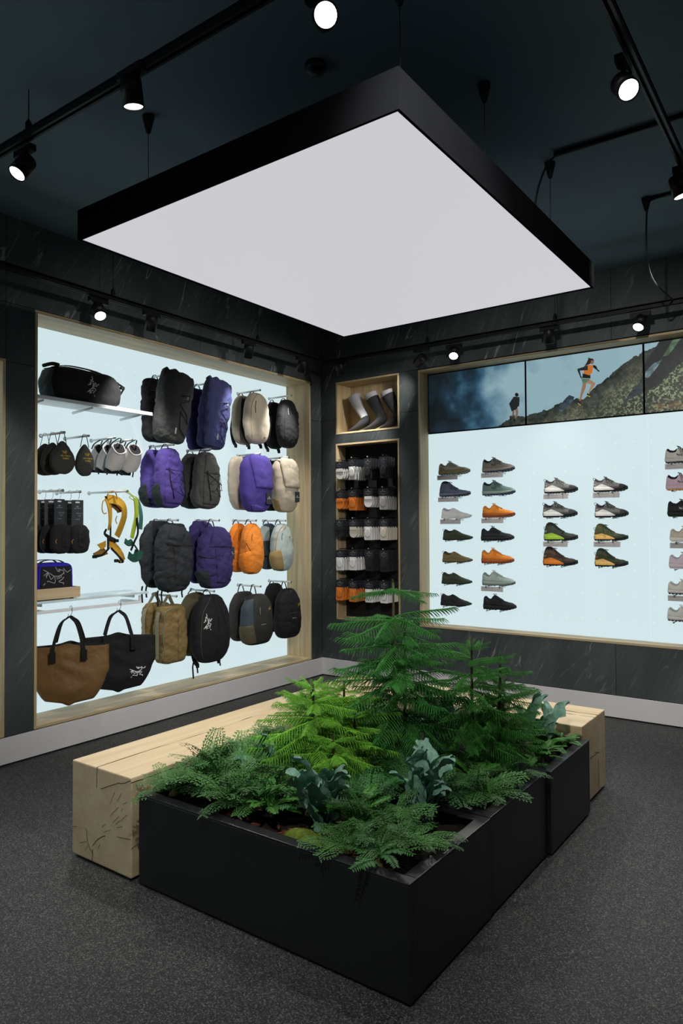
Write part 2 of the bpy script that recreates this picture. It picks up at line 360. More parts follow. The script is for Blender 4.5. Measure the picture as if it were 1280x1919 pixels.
for pos, aim, lab, W, ang in (
    ((1.30, -4.126, 3.3), ('d', .0, -.54, -.83), 'black ceiling spotlight tilted outward at far left of the photo', SPOT_W, 80),
    ((2.22, -4.15, 3.29), ('d', -.05, .2, -1), 'black ceiling spotlight pointing straight down left of the light box', SPOT_W*.6, 44),
    ((3.154, -4.085, 3.3), ('d', .55, -.62, -.5), 'glaring ceiling spotlight at top centre of the photo', SPOT_W, 70),
    ((3.878, -3.046, 3.3), ('d', .36, -.5, -.62), 'glaring ceiling spotlight on the right hand track', SPOT_W, 70),
    ((3.87, -1.906, 3.31), ('d', .22, .1, -1), 'black ceiling spotlight cut by the right edge of the photo', SPOT_W, 80)):
    spot(pos, aim, lab, W, ang, CT)
# unseen spotlights added beyond the frame to brighten bags, shoes, planter and bench
for pos, aim, lab, W, ang in (
    ((3.88, -1.42, 3.3), (0., -1.9, 1.9), 'added unseen spotlight beyond right edge aimed at the roll-top packs', SPOT_W*1.25, 44),
    ((3.88, -1.0, 3.3), (0., -.9, 2.2), 'added unseen spotlight beyond right edge aimed at the day packs', SPOT_W*1.7, 40),
    ((4.5, -4.12, 3.3), (0., -2.1, 1.7), 'added unseen spotlight overhead near camera aimed at the bags', SPOT_W*2.4, 50),
    ((5.2, -4.12, 3.3), (.0, -2.5, .35), 'added unseen spotlight overhead beyond frame aimed at the tote bags', SPOT_W*2.4, 45),
    ((3.88, -4.9, 3.3), (2.6, -.2, 1.6), 'added unseen spotlight behind camera aimed at the shoe wall', SPOT_W*3.6, 54),
    ((3.88, -5.6, 3.3), (2.6, -2.6, .3), 'added unseen spotlight behind camera aimed at the planter', SPOT_W*1.6, 62),
    ((.35, -4.14, 3.3), (1.7, -3.1, .45), 'added unseen spotlight beyond left edge aimed at the long bench', SPOT_W*.47, 66)):
    spot(pos, aim, lab, W, ang, CT)
def track(name, label, a, b, z, hang):
    t = thing('lighting_track', label, 'lighting track', (a[0], a[1], z))
    d = Vector((b[0]-a[0], b[1]-a[1], 0)); n = d.normalized(); s = Vector((-n.y, n.x, 0))
    def bx(h0, h1, o0, o1):
        P = [Vector((0, 0, 0))+s*o+Vector((0, 0, h)) for h, o in ((h0, o0), (h0, o1), (h1, o1), (h1, o0))]
        return G().loft([P, [p+d for p in P]], True, False)
    bx(0, .035, -.018, -.007).build('track_rail', M['black'], t); bx(0, .035, .007, .018).build('track_rail', M['black'], t); bx(.025, .04, -.018, .018).build('track_web', M['black'], t)
    for k in hang:
        p = d*k; G().tube([p+Vector((0, 0, .04)), p+Vector((0, 0, CEIL-z))], .0025, 6).build('hanger_cable', M['black'], t)
        G().lathe([(.016, .04), (.016, .075), (.005, .095)], 10, (0, 0, 1), p).build('hanger_clamp', M['black'], t)
    return t
track('', 'thin black lighting track along the top of the bag wall', (.284, -6.5), (.284, -.385), WT, (.1, .35, .6, .85))
track('', 'thin black lighting track along the top of the shoe wall', (.284, -.315), (5., -.315), WT, (.03, .25, .5, .75))
track('', 'black suspended ceiling track running across the upper left', (-.1, -4.13), (6, -4.10), CT, (.12, .245, .5, .8))
track('', 'black suspended ceiling track running down the upper right', (3.885, -7), (3.885, -.9), CT, (.1, .5, .9))

# suspended light box
lb = thing('light_box', 'large square black framed light box with glowing white underside hanging over the planter', 'ceiling light', (2.404, -2.777, 3.0))
hx, hy = .93, 1.133
G().box(-hx+.012, hx-.012, -hy+.012, hy-.012, .006, .016).build('diffuser', M['panel'], lb)
for nm, b in (('frame_side', (-hx, -hx+.012, -hy, hy)), ('frame_side', (hx-.012, hx, -hy, hy)), ('frame_side', (-hx+.012, hx-.012, -hy, -hy+.012)), ('frame_side', (-hx+.012, hx-.012, hy-.012, hy))):
    G().box(*b, 0, .15).build(nm, M['frame'], lb)
G().box(-hx+.012, hx-.012, -hy+.012, hy-.012, .135, .148).build('back_plate', M['frame'], lb)
for x, y in ((1.68, -3.64), (3.18, -2.86), (3.18, -1.95), (1.68, -1.95), (3.18, -3.64)):
    lx, ly = x-2.404, y+2.777
    g = G().lathe([(.03, 0), (.03, -.012), (.012, -.085), (.006, -.09)], 12, (0, 0, 1), (lx, ly, CEIL-3)); g.build('ceiling_cup', M['black'], lb)
    G().tube([(lx, ly, CEIL-3.08), (lx, ly, .148)], .0018, 5).build('suspension_cable', M['black'], lb)
cd = thing('conduit', 'black cable conduit on the ceiling feeding the light box', 'conduit', (0, 0, 0))
G().tube([(3.24, -2.05, CEIL-.014), (4.6, -2.02, CEIL-.014)], .014, 8).build('pipe', M['black'], cd)
G().tube(smooth_path([(3.24, -2.05, CEIL-.02), (3.19, -2.06, CEIL-.08), (3.15, -2.1, CEIL-.25), (3.13, -2.12, 3.148)]), .006, 6).build('feed_cable', M['black'], cd)
cd = thing('conduit', 'short black ceiling conduit with a hanging cable right of the light box', 'conduit', (0, 0, 0))
G().tube([(3.55, -1.15, CEIL-.012), (4.4, -1.12, CEIL-.012)], .012, 8).build('pipe', M['black'], cd)
G().lathe([(.03, 0), (.03, -.012), (.012, -.08)], 12, (0, 0, 1), (3.53, -1.15, CEIL)).build('ceiling_cup', M['black'], cd)
G().tube(smooth_path([(3.58, -1.15, CEIL-.02), (3.535, -1.15, CEIL-.07), (3.53, -1.14, CEIL-.4), (3.53, -.9, 3.19), (3.53, -.32, 3.23)]), .006, 6).build('feed_cable', M['black'], cd)
tag(G().lathe([(.05, 0), (.05, -.02), (.04, -.035), (0, -.037)], 20, (0, 0, 1), (2.62, -3.45, CEIL)).build('smoke_detector', M['black']), 'round dark smoke detector on the ceiling above the light box', 'smoke detector')

# ------------------------------------------------------------------ benches
def crack(parent, pts, r=.0016):
    """end check: a thin open split lying in the surface"""
    G().tube(pts, r, 5).build('crack', M['crack'], parent)
def wob(pts, amp, seed, n=5):
    rnd = random.Random(seed); out = []
    for a, b in zip(pts, pts[1:]):
        a = Vector(a); b = Vector(b)
        for k in range(n): out.append(a.lerp(b, k/n))
    out.append(Vector(pts[-1]))
    for p in out[1:-1]:
        p.x += rnd.uniform(-amp, amp)*(p.x != out[0].x or True); p.y += 0; p.z += rnd.uniform(-amp, amp)
    return out
bL = thing('timber_bench', 'long squared pale timber beam bench on the left side of the planter', 'bench', (0, 0, 0))
G().box(1.512, 1.955, -3.957, -2.03, .014, .457, .006).build('beam', M['beam_y'], bL)
G().box(1.53, 1.94, -3.94, -2.05, 0, .02).build('shade_plinth', M['shadow'], bL)  # black inset drawing the shadow line under the beam
Y = -3.9575
def fx(u, v): return (1.512+.443*u, Y, .014+.443*v)   # end face coordinates
# px on the zoomed end face -> u,v
def ef(px, py): u = (px-215)/(940-215); return fx(u, 1-(py-(165+240*u))/(1145+75*u))
for l, r in (([(480, 1230), (520, 1170), (570, 1130), (635, 1105)], .002), ([(400, 1020), (412, 1150), (440, 1260), (475, 1305)], .0014), ([(480, 1270), (480, 1340), (470, 1420)], .0018), ([(580, 530), (700, 495), (800, 460), (845, 468), (935, 432)], .0018), ([(780, 1115), (860, 1135), (935, 1145)], .0014),
             ([(830, 590), (780, 680)], .0012), ([(750, 570), (690, 720)], .0009), ([(790, 760), (695, 860)], .0011), ([(800, 870), (720, 945)], .0009), ([(895, 850), (760, 965)], .001), ([(845, 775), (820, 810)], .001), ([(895, 690), (845, 720)], .001), ([(840, 990), (770, 1005)], .0009), ([(700, 1035), (610, 1060)], .0008), ([(215, 985), (270, 992)], .001), ([(320, 1190), (400, 1170)], .001), ([(575, 1210), (540, 1280)], .0009), ([(640, 960), (595, 1000)], .0009), ([(415, 1220), (380, 1290)], .0008)):
    crack(bL, wob([ef(*p) for p in l], .0012, len(l)*7+l[0][0]), r*.75)
crack(bL, wob([ef(535, 265), ef(530, 400), ef(528, 520)], .001, 3), .0012)
crack(bL, wob([(1.705, -3.957, .4572), (1.70, -3.6, .4572), (1.715, -3.2, .4572), (1.70, -2.9, .4572)], .0015, 5), .0013)
crack(bL, wob([(1.9555, -3.957, .437), (1.9555, -3.8, .435), (1.9555, -3.6, .438)], .001, 6), .0018)
crack(bL, wob([(1.9555, -3.957, .145), (1.9555, -3.9, .16)], .001, 8), .0014)
bB = thing('timber_bench', 'squared pale timber beam bench across the far side of the planter', 'bench', (0, 0, 0))
G().box(1.512, 3.346, -2.024, -1.575, .014, .459, .006).build('beam', M['beam_x'], bB)
G().box(1.53, 3.33, -2.01, -1.59, 0, .02).build('shade_plinth', M['shadow'], bB)  # shadow line under this beam, also drawn as a black inset
crack(bB, wob([(3.346, -1.73, .4592), (2.9, -1.75, .4592), (2.4, -1.76, .4592)], .002, 9), .0014)
crack(bB, wob([(3.346, -1.79, .4592), (3.1, -1.8, .4592)], .002, 10), .001)
crack(bB, [(3.3465, -1.77, .25), (3.3465, -1.80, .262), (3.3465, -1.70, .235)][1:], .001); crack(bB, [(3.3465, -1.72, .02), (3.3465, -1.725, .2)], .001); crack(bB, [(3.3465, -1.77, .245), (3.3465, -1.88, .25)], .001)
for x, y in ((2.98, -1.86), (3.12, -1.70)):
    G().lathe([(.03 if y < -1.8 else .018, 0), (.01, .0006), (0, .0006)], 14, (0, 0, 1), (x, y, .459)).build('knot', M['knot'], bB)

# ------------------------------------------------------------------ planter
def planter(label, x0, x1, y0, y1):
    t = thing('planter_box', label, 'planter', ((x0+x1)/2, (y0+y1)/2, 0), 0, None)
    cx, cy = (x0+x1)/2, (y0+y1)/2; rw, th = .05, .003
    def bx(nm, a, b, c, d, z0, z1, bv=.003): G().box(a-cx, b-cx, c-cy, d-cy, z0, z1, bv).build(nm, M['planter'], t)
    for nm, q in (('side_panel', (x0, x1, y0, y0+.02)), ('side_panel', (x0, x1, y1-.02, y1)), ('side_panel', (x0, x0+.02, y0+.02, y1-.02)), ('side_panel', (x1-.02, x1, y0+.02, y1-.02))): bx(nm, *q, .012, .392)
    for q in ((x0, x1, y0, y0+rw), (x0, x1, y1-rw, y1), (x0, x0+rw, y0+rw, y1-rw), (x1-rw, x1, y0+rw, y1-rw)): bx('rim', *q, .392, .4)
    G().box(x0+.03-cx, x1-.03-cx, y0+.03-cy, y1-.03-cy, 0, .013).build('shade_plinth', M['shadow'], t)  # recessed base, blackened for the shade gap at the floor
    n = 26; P = []
    for i in range(n+1):
        r = []
        for j in range(n+1):
            a = x0+.02+(x1-x0-.04)*i/n; b = y0+.02+(y1-y0-.04)*j/n
            r.append((a-cx, b-cy, .345+.02*noise.noise((a*7, b*7, 1))+.006*noise.noise((a*30, b*30, 2))))
        P.append(r)
    g = G().grid(P); m_ = [P[0][0], P[-1][0], P[-1][-1], P[0][-1]]
    g.build('soil', M['soil'], t)
    return t
planter('black steel planter box nearest the camera with its long front face', 2.003, 3.378, -3.953, -3.312)
planter('middle black steel planter box between the front and rear boxes', 2.003, 3.374, -3.304, -2.662)
planter('rear black steel planter box beside the end of the far bench', 2.003, 3.392, -2.655, -2.045)
# bark chips showing at the front edge
rnd = random.Random(3)
g = G()
for k in range(70):
    if k < 36: x, y = rnd.uniform(2.42, 2.8), rnd.uniform(-3.897, -3.80)
    else: x, y = rnd.uniform(2.93, 3.12), rnd.uniform(-3.897, -3.78)
    c = Vector((x, y, .366+rnd.uniform(0, .008))); R_ = Matrix.Rotation(rnd.uniform(0, 6), 3, 'Z') @ Matrix.Rotation(rnd.uniform(-.5, .5), 3, 'X'); l, w_ = rnd.uniform(.008, .018), rnd.uniform(.003, .008)
    P = [[c+R_ @ Vector((sx*l, sy*w_*(1-.3*abs(sx)), h)) for sx, sy in ((-1, -1), (0, -1.2), (1, -.7), (1, .6), (0, 1.1), (-1, .8))] for h in (-.003, .003)]
    g.loft(P, True, False)
tag(g.build('bark_mulch', M['bark']), 'reddish brown bark mulch on the soil along the planter front rim', 'mulch', None, 'stuff')
P = []
for i in range(15):
    P.append([(.125*i/14*math.cos(2*PI*j/26)*(1+.2*math.sin(3*2*PI*j/26)), .075*i/14*math.sin(2*PI*j/26)*(1+.15*math.cos(2*2*PI*j/26)), .05*(1-(i/14)**2.2)+.004*noise.noise((i*.7, j*.9, 4))) for j in range(26)])
tag(G().grid(P, True, True).build('moss_clump', M['moss'], None, (2.86, -3.84, .358)), 'yellow green moss clump by the front rim of the planter', 'moss')
# ------------------------------------------------------------------ bags on the left wall
def fab(n, c, r=.88, **k): return mat(n, c, r, var=k.pop('var', .1), vscale=6., bump=min(1, k.pop('bump', .5)*1.3), bscale=k.pop('bscale', 22.), bdist=.016, spec=.3, **k)
FB = dict(
    charcoal=fab('charcoal_nylon', (62, 64, 64)), blackf=fab('black_nylon', (30, 31, 34)), navy=fab('navy_nylon', (56, 60, 102)), beige=fab('beige_canvas', (178, 168, 150), bump=.2),
    purple=fab('purple_nylon', (74, 61, 132)), dgrey=fab('dark_grey_ripstop', (66, 68, 66), bump=.8), violet=fab('violet_canvas', (70, 57, 134), bump=.15), midnight=fab('midnight_purple_nylon', (54, 46, 96), bump=.8),
    bigblack=fab('black_ripstop', (42, 45, 49), bump=.9), orange=fab('orange_nylon', (214, 128, 48)), dorange=fab('deep_orange_nylon', (216, 124, 40)), pale=fab('pale_grey_nylon', (166, 180, 178), bump=.3), tanp=fab('tan_mesh', (150, 130, 88), bump=.3),
    olive=fab('olive_brown_nylon', (126, 106, 66), bump=.7), strap=fab('khaki_webbing', (142, 134, 108), bump=.2), oliveg=fab('olive_drab', (88, 84, 64)), graphite=fab('graphite_twill', (50, 50, 48), bump=.25), slateb=fab('slate_blue_nylon', (66, 78, 86), bump=.2),
    web=fab('black_webbing', (20, 21, 23), .7, bump=.2), mesh=fab('dark_mesh', (36, 44, 46), .9), ochre=fab('ochre_trim', (190, 146, 72), bump=.1), white=mat('white_print', (222, 222, 222), .6, var=.02), grey_print=mat('grey_print', (170, 172, 172), .6, var=.02), gold=mat('yellow_print', (196, 176, 40), .6, var=.02),
    tag=mat('swing_tag_card', (40, 46, 52), .6, var=.03), brown=fab('waxed_brown_canvas', (118, 90, 54), .6, bump=.35), royal=fab('royal_blue_nylon', (50, 40, 180), bump=.2), lgrey=fab('light_grey_fleece', (196, 194, 194), .85, bump=.25), greenz=fab('green_grey_zip', (112, 124, 108), bump=.1), silver=M['steel'])
PR = .0085
PEG = {1: 2.872, 2: 2.262, 3: 1.632, 4: 1.004}
def peg(y, z, label, x1=-.008):
    t = thing('display_peg', label, 'peg', (-.31, y, z), 0, None)
    G().tube([(0, 0, 0), (x1+.31, 0, 0)], PR, 12).build('rod', M['white_metal'], t)
    G().lathe([(.0095, x1+.306), (.0105, x1+.308), (.0105, x1+.312), (0, x1+.312)], 12, (1, 0, 0)).build('end_cap', M['steel'], t)
    G().lathe([(.016, 0), (.016, .004), (.009, .006)], 14, (1, 0, 0)).build('flange', M['white_metal'], t)
    return t
class Pack:
    def __init__(s, W, D, H, n=3., p=5., wt=((0, 1), (1, 1)), dt=((0, 1), (1, 1)), wr=.006, seed=0, ptop=None):
        s.W, s.D, s.H, s.n, s.p, s.wt, s.dt, s.wr, s.seed, s.pt = W, D, H, n, p, wt, dt, wr, seed*3.1, ptop or p
    def raw(s, ph, t):
        q = 2*t-1; pw = s.pt if q > 0 else s.p
        rr = max(.03, (max(0, 1-abs(q)**pw))**(1/pw))
        a = s.W/2*interp(s.wt, t)*rr; b = s.D/2*interp(s.dt, t)*rr
        c, sn = math.cos(ph), math.sin(ph)
        if c < 0: b *= .8
        r = (abs(c/b)**s.n+abs(sn/a)**s.n)**(-1/s.n)
        x, y, z = r*c, r*sn, t*s.H
        if s.wr:
            v = noise.noise((y*13, z*9+x*6, s.seed))+.8*(1-2*abs(noise.noise((y*8+z*16, z*8-x*12, s.seed+7))))-.4+.45*(1-2*abs(noise.noise((y*22-z*20, z*14+x*20, s.seed+3))))-.2
            k = 1+1.35*s.wr*v/max(r, .05)*min(1, rr*1.2); x *= k; y *= k; z += s.wr*.5*v*min(1, q*q)
        return Vector((x, y, z))
    def f(s, ph, t, off=0.):
        t = min(.999, max(.001, t)); P = s.raw(ph, t)
        if off:
            e = .02; A = s.raw(ph+e, t)-s.raw(ph-e, t); B = s.raw(ph, min(.999, t+e))-s.raw(ph, max(.001, t-e))
            nn = A.cross(B)
            if nn.length > 1e-9: P = P+nn.normalized()*off
        return P
    def body(s, parent, m, nu=64, nv=40, name='body'):
        ts = [.001+.998*(.5-.5*math.cos(PI*i/nv)) for i in range(nv+1)]
        return G().loft([[s.raw(2*PI*j/nu, t) for j in range(nu)] for t in ts]).build(name, m, parent)
    def patch(s, name, m, parent, q, off=.005, puff=0., nu=18, nv=16):
        P = []
        for i in range(-1, nu+2):
            r = []
            for j in range(-1, nv+2):
                u = min(1, max(0, i/nu)); v = min(1, max(0, j/nv))
                ph = (1-u)*(1-v)*q[0][0]+u*(1-v)*q[1][0]+u*v*q[2][0]+(1-u)*v*q[3][0]; t = (1-u)*(1-v)*q[0][1]+u*(1-v)*q[1][1]+u*v*q[2][1]+(1-u)*v*q[3][1]
                edge = i in (-1, nu+1) or j in (-1, nv+1)
                r.append(s.f(math.radians(ph), t, -.004 if edge else off+puff*(math.sin(PI*u)*math.sin(PI*v))**.6))
            P.append(r)
        return G().grid(P).build(name, m, parent)
    def line(s, name, m, parent, pts, r=.003, off=.002, sm=4):
        P = smooth_path([(a, t, 0) for a, t in pts], sm) if sm else [Vector((a, t, 0)) for a, t in pts]
        return G().tube([s.f(math.radians(p.x), p.y, off) for p in P], r, 5).build(name, m, parent)
    def front(s, y, z, off=.003):
        lo, hi = -1.5, 1.5
        for k in range(18):
            mid = (lo+hi)/2
            if s.raw(mid, z/s.H).y < y: lo = mid
            else: hi = mid
        return s.f((lo+hi)/2, z/s.H, off)
    def bird(s, parent, m, y, z, size, r, rot=0., name='printed_mark'):
        bird(G(), lambda a, b: s.front(y+a, z+b, .0015), size, r, rot).build(name, m, parent)
    def text(s, parent, m, body, y, z, size, name='printed_text'):
        v, f = text_geo(body, size)
        tag(G().add([s.front(y+a, z+b, .0025) for a, b in v], f).build(name, m, parent, recalc=False), kind=None)
def top_loop(parent, zp, x, H, hw=.05, m=None, w=.006, zl=None):
    """carry loop over the peg"""
    z0 = zl if zl is not None else H-.012
    pts = [(x, -hw, z0), (x, -hw*.72, z0+(zp-z0)*.55), (x, -.013, zp+.008), (x, 0, zp+.012), (x, .013, zp+.008), (x, hw*.72, z0+(zp-z0)*.55), (x, hw, z0)]
    G().ribbon(smooth_path(pts, 3), (w, 0, 0), .0025).build('carry_loop', m or FB['web'], parent)
def hang_tag(parent, P, w, h, ry=0., text=True, nm='swing_tag', drop=.035):
    """card hung on a short cord; P is the point it hangs from (local)"""
    x, y, z = P
    t = G().box(x-.0007, x+.0007, y-w/2, y+w/2, z-drop-h, z-drop, 0).build(nm, FB['tag'], parent)
    G().tube([(x-.004, y, z), (x, y, z-drop)], .0012, 4).build('cord', FB['web'], t)
    if text:
        g = G()
        for b, sz, dz in (("ARC'TERYX", w*.135, .52),):
            v, f = text_geo(b, sz); g.add([(x+.0012, y+a, z-drop-h*dz+b2-.006) for a, b2 in v], f)
        bird(g, lambda a, b: (x+.0012, y+a, z-drop-h*.42+b), w*.22, .0006)
        g.build('printed_text', FB['white'], t, recalc=False)
    return t
def straps(pk, parent, W, D, H, m, seed=0):
    """shoulder straps on the back panel, buckles dangling under the bag"""
    for sgn in (-1, 1):
        y = sgn*W*.2
        G().ribbon(smooth_path([(-D*.38, y*.8, H*.88), (-D*.52-.004, y*1.1, H*.6), (-D*.5-.004, y*1.5, H*.3), (-D*.3, y*1.6, H*.06), (-D*.12, y*1.5, -.012)], 4), (0, .02, .004), .008).build('shoulder_strap', m, parent)
        G().box(-D*.12-.008, -D*.12+.008, y*1.5-.014, y*1.5+.014, -.035, -.008, .003).build('buckle', m, parent)
def pack(label, row, y, z0, z1, W, D, body, x=-.066, rot=(0, 0, 0), kw={}, parts=(), loop=.045, behind=False, cat='backpack', group=None, loopx=None, strapm='web', hasstraps=False, zl=None):
    H = z1-z0
    t = thing('backpack', label, cat, (x, y, z0), 0, group); t.rotation_euler = rot
    pk = Pack(W, D, H, **kw); pk.body(t, FB[body])
    if loop: top_loop(t, PEG[row]-z0, loopx if loopx is not None else -D*.25, H, loop, zl=zl)
    if hasstraps: straps(pk, t, W, D, H, FB[strapm])
    for p in parts:
        k = p[0]
        if k == 'patch': pk.patch(p[1], FB[p[2]], t, p[3], *(p[4:] if len(p) > 4 else ()))
        elif k == 'line': pk.line(p[1], FB[p[2]], t, p[3], *(p[4:]))
        elif k == 'bird': pk.bird(t, FB[p[1]], *p[2:])
        elif k == 'text': pk.text(t, FB[p[1]], *p[2:])
        elif k == 'tag': hang_tag(t, pk.front(p[1], p[2], .012), p[3], p[4])
        elif k == 'fn': p[1](pk, t, H)
    return t, pk
rot0 = (0, 0, 0)
def roll_top(col):
    def fn(pk, t, H):
        W = pk.W
        pts = [(.0, -W*.47+W*.94*i/10, H*.965+.010*math.sin(i*1.9)) for i in range(11)]
        G().tube(pts, [.010+.026*math.sin(PI*i/10)**.5+.006*math.sin(i*2.3) for i in range(11)], 10).build('rolled_top', FB[col], t)
        for s_ in (-1, 1): G().ribbon(smooth_path([(.01, s_*W*.46, H*.985), (.02, s_*W*.50, H*.9), (.0, s_*W*.5, H*.72)], 4), (.012, 0, 0), .003).build('side_strap', FB['web'], t)
        bz = [(.02, .66), (.30, .70), (.26, .62), (-.02, .55), (.22, .42), (.30, .30), (.02, .44), (.05, .22), (.30, .10)]
        G().tube([pk.front(a*W, b*H, .009) for a, b in bz], .0036, 5).build('bungee_cord', FB['web'], t)
        a = pk.front(-.02*W, .17*H, .006)
        G().box(a.x-.003, a.x+.004, a.y-.008, a.y+.008, a.z-.026, a.z+.026, .002).build('cord_lock', FB['silver'], t)
    return fn
def zigzag(sy=1., cross=True):
    def fn(pk, t, H):
        W = pk.W
        L = [(-.24, .64), (-.20, .45), (-.10, .16)]
        G().tube([pk.front(a*W, b*H, .019) for a, b in L], .0045, 5).build('bungee_cord', FB['web'], t)
        Z = [(-.24, .62), (.36, .42), (-.18, .42), (.30, .60), (.38, .32), (-.14, .3), (.30, .2), (.1, .34), (.36, .46)]
        G().tube([pk.front(a*W, b*H, .018) for a, b in Z], .0034, 5).build('bungee_cord', FB['web'], t)
        for a, b in ((-.24, .64), (.36, .42), (-.1, .16)):
            p = pk.front(a*W, b*H, .017); G().lathe([(.005, 0), (.005, .006), (0, .006)], 8, (1, 0, 0), p).build('cord_toggle', FB['web'], t)
    return fn
# ---- row 1
peg(-1.985, PEG[1], 'white peg carrying the charcoal roll-top backpacks'); peg(-1.52, PEG[1], 'white peg carrying the navy roll-top backpacks'); peg(-.951, PEG[1]+.012, 'white peg carrying the beige day packs'); peg(-.487, PEG[1]+.03, 'white peg carrying the black day packs')
rk = dict(n=3.2, p=7, wr=.008, wt=((0, .86), (.25, .95), (.6, 1), (1, 1.02)), dt=((0, .9), (.5, 1), (.85, .8), (1, .55)))
RT = (0.07, .10, 0)
pack('charcoal roll-top backpack with black bungee cord, hanging in front, top left of pack rows', 1, -2.02, 2.285, 2.885, .335, .19, 'charcoal', -.085, (-.10, .10, 0), dict(rk, seed=1), (('fn', roll_top('charcoal')), ('patch', 'base_panel', 'dgrey', [(-70, .03), (60, .03), (60, .09), (-70, .14)], .003), ('bird', 'grey_print', .08, .40, .04, .0012, 1.2)), loop=.05)
pack('black roll-top backpack hanging behind the charcoal roll-top', 1, -2.0, 2.30, 2.84, .32, .13, 'blackf', -.24, rot0, dict(rk, seed=2), (('patch', 'folded_flap', 'blackf', [(-75, .80), (40, .72), (40, .95), (-75, .97)], .012, .006),))
pack('navy blue roll-top backpack with black bungee cord and silver toggle', 1, -1.545, 2.275, 2.90, .30, .19, 'navy', -.085, (-.10, .09, 0), dict(rk, seed=3), (('fn', roll_top('navy')), ('patch', 'base_panel', 'navy', [(-70, .03), (60, .03), (60, .12), (-70, .2)], .004), ('bird', 'grey_print', .07, .42, .045, .0012, 1.2)), loop=.05)
pack('dark navy roll-top backpack half hidden behind the navy one', 1, -1.515, 2.265, 2.83, .30, .13, 'midnight', -.24, rot0, dict(rk, seed=4), (('patch', 'care_label', 'tanp', [(20, .66), (40, .66), (40, .73), (20, .73)], .003),))
dk = dict(n=2.6, p=3.4, wr=.004, wt=((0, .92), (.4, 1), (.75, .95), (1, .8)), dt=((0, .9), (.4, 1), (1, .7)))
pack('smooth beige day pack with side zip, front one on its peg', 1, -.95, 2.37, 2.86, .31, .185, 'beige', parts=(('line', 'zip', 'web', [(-48, .58), (-50, .72), (-46, .82)], .0035), ('line', 'zip_seam', 'tanp', [(-66, .1), (-66, .5), (-62, .8), (-40, .95), (0, .975)], .002), ('line', 'printed_mark', 'web', [(24, .1), (28, .13)], .0035)), kw=dict(dk, seed=5), hasstraps=True)
pack('beige day pack with dark back panel behind the front beige pack', 1, -.945, 2.375, 2.855, .31, .13, 'beige', -.235, parts=(('patch', 'back_panel', 'mesh', [(-60, .15), (60, .15), (60, .9), (-60, .93)], .002),), kw=dict(dk, seed=6), hasstraps=True)
pack('black day pack with thin front zip at the right end of the top row', 1, -.487, 2.37, 2.862, .285, .18, 'blackf', parts=(('line', 'zip', 'grey_print', [(-40, .66), (-42, .74), (-42, .8)], .002), ('line', 'zip_seam', 'web', [(-60, .15), (-60, .6), (-50, .85), (0, .96)], .0022), ('patch', 'side_clip', 'web', [(68, .5), (85, .5), (85, .78), (68, .78)], .006)), kw=dict(dk, seed=7))
pack('black day pack hanging behind the front black day pack', 1, -.487, 2.372, 2.855, .285, .13, 'blackf', -.235, kw=dict(dk, seed=8), hasstraps=True)
# ---- row 2
peg(-2.02, PEG[2], 'white peg carrying the purple bungee packs'); peg(-1.60, PEG[2], 'white peg carrying the dark grey bungee packs'); peg(-.955, PEG[2]+.01, 'white peg behind the violet flap pack'); peg(-.53, PEG[2]+.01, 'white peg carrying the right beige flap pack')
bk_ = dict(n=2.7, p=4, wr=.007, wt=((0, .95), (.3, 1.02), (.7, .95), (1, .78)), dt=((0, 1), (.3, 1.1), (.8, .85), (1, .6)))
def pocket(col): return ('patch', 'side_pocket', col, [(-128, .04), (-62, .03), (-72, .40), (-122, .30)], .007, .012)
lid = lambda c: ('patch', 'lid_pocket', c, [(-50, .62), (62, .60), (58, .92), (-42, .94)], .004, .010)
fp = lambda c: ('patch', 'front_pocket', c, [(-56, .08), (62, .06), (62, .60), (-50, .62)], .003, .007)
for lab, y, c, d in (('bright purple backpack laced with black bungee cord, front one on its peg', -2.027, 'purple', 'mesh'), ('dark grey backpack laced with black bungee cord below the navy roll-top', -1.604, 'dgrey', 'dgrey')):
    pack(lab, 2, y, 1.733, 2.236, .275, .165, c, kw=dict(bk_, seed=9+y), parts=(pocket(d), lid(c), fp(c), ('fn', zigzag()), ('bird', 'grey_print' if c == 'dgrey' else 'purple', .045, .385, .05, .0012, 0.)))
    pack('purple backpack with dark mesh side pocket hanging behind the bungee one' if c == 'purple' else 'dark grey backpack hanging behind the laced grey backpack', 2, y, 1.737, 2.232, .285, .13, c, -.235, kw=dict(bk_, seed=12+y), parts=(pocket('mesh'), lid(c)))
fk = dict(n=3.0, p=4.5, wr=.005, wt=((0, .82), (.3, .95), (.8, 1), (1, .9)), dt=((0, .85), (.4, 1), (1, .75)))
def flap(c, hi=.42): return ('patch', 'flap', c, [(-46, hi), (64, hi-.01), (72, .988), (-72, .988)], .012, .008)
def topcap(c):
    def fn(pk, t, H):
        P = []
        for i in range(9):
            u = i/8; r = []
            for j in range(9):
                v = j/8; yy = (u-.5)*pk.W*.72; xx = (v-.5)*pk.D*.5
                r.append((xx, yy, H*1.0-.02*(2*u-1)**2-.014*(2*v-1)**2+.002))
            P.append(r)
        G().grid(P).build('flap_top', FB[c], t)
    return fn
pack('violet flap-top backpack with hanging black tag, in front on its peg', 2, -.957, 1.712, 2.256, .39, .19, 'violet', kw=dict(fk, seed=20), parts=(flap('violet'), ('fn', topcap('violet')), ('patch', 'base_panel', 'violet', [(-66, .02), (62, .02), (62, .07), (-66, .12)], .003), ('tag', .075, .225, .075, .115)), loop=.03)
pack('beige flap-top backpack hanging behind the violet one', 2, -.957, 1.735, 2.256, .39, .12, 'beige', -.235, kw=dict(fk, seed=21), parts=(('patch', 'flap', 'beige', [(-62, .4), (40, .4), (60, .985), (-60, .985)], .010), ('patch', 'buckle_strap', 'web', [(-58, .18), (-40, .18), (-40, .38), (-58, .38)], .004), ('fn', topcap('beige'))), loop=.03)
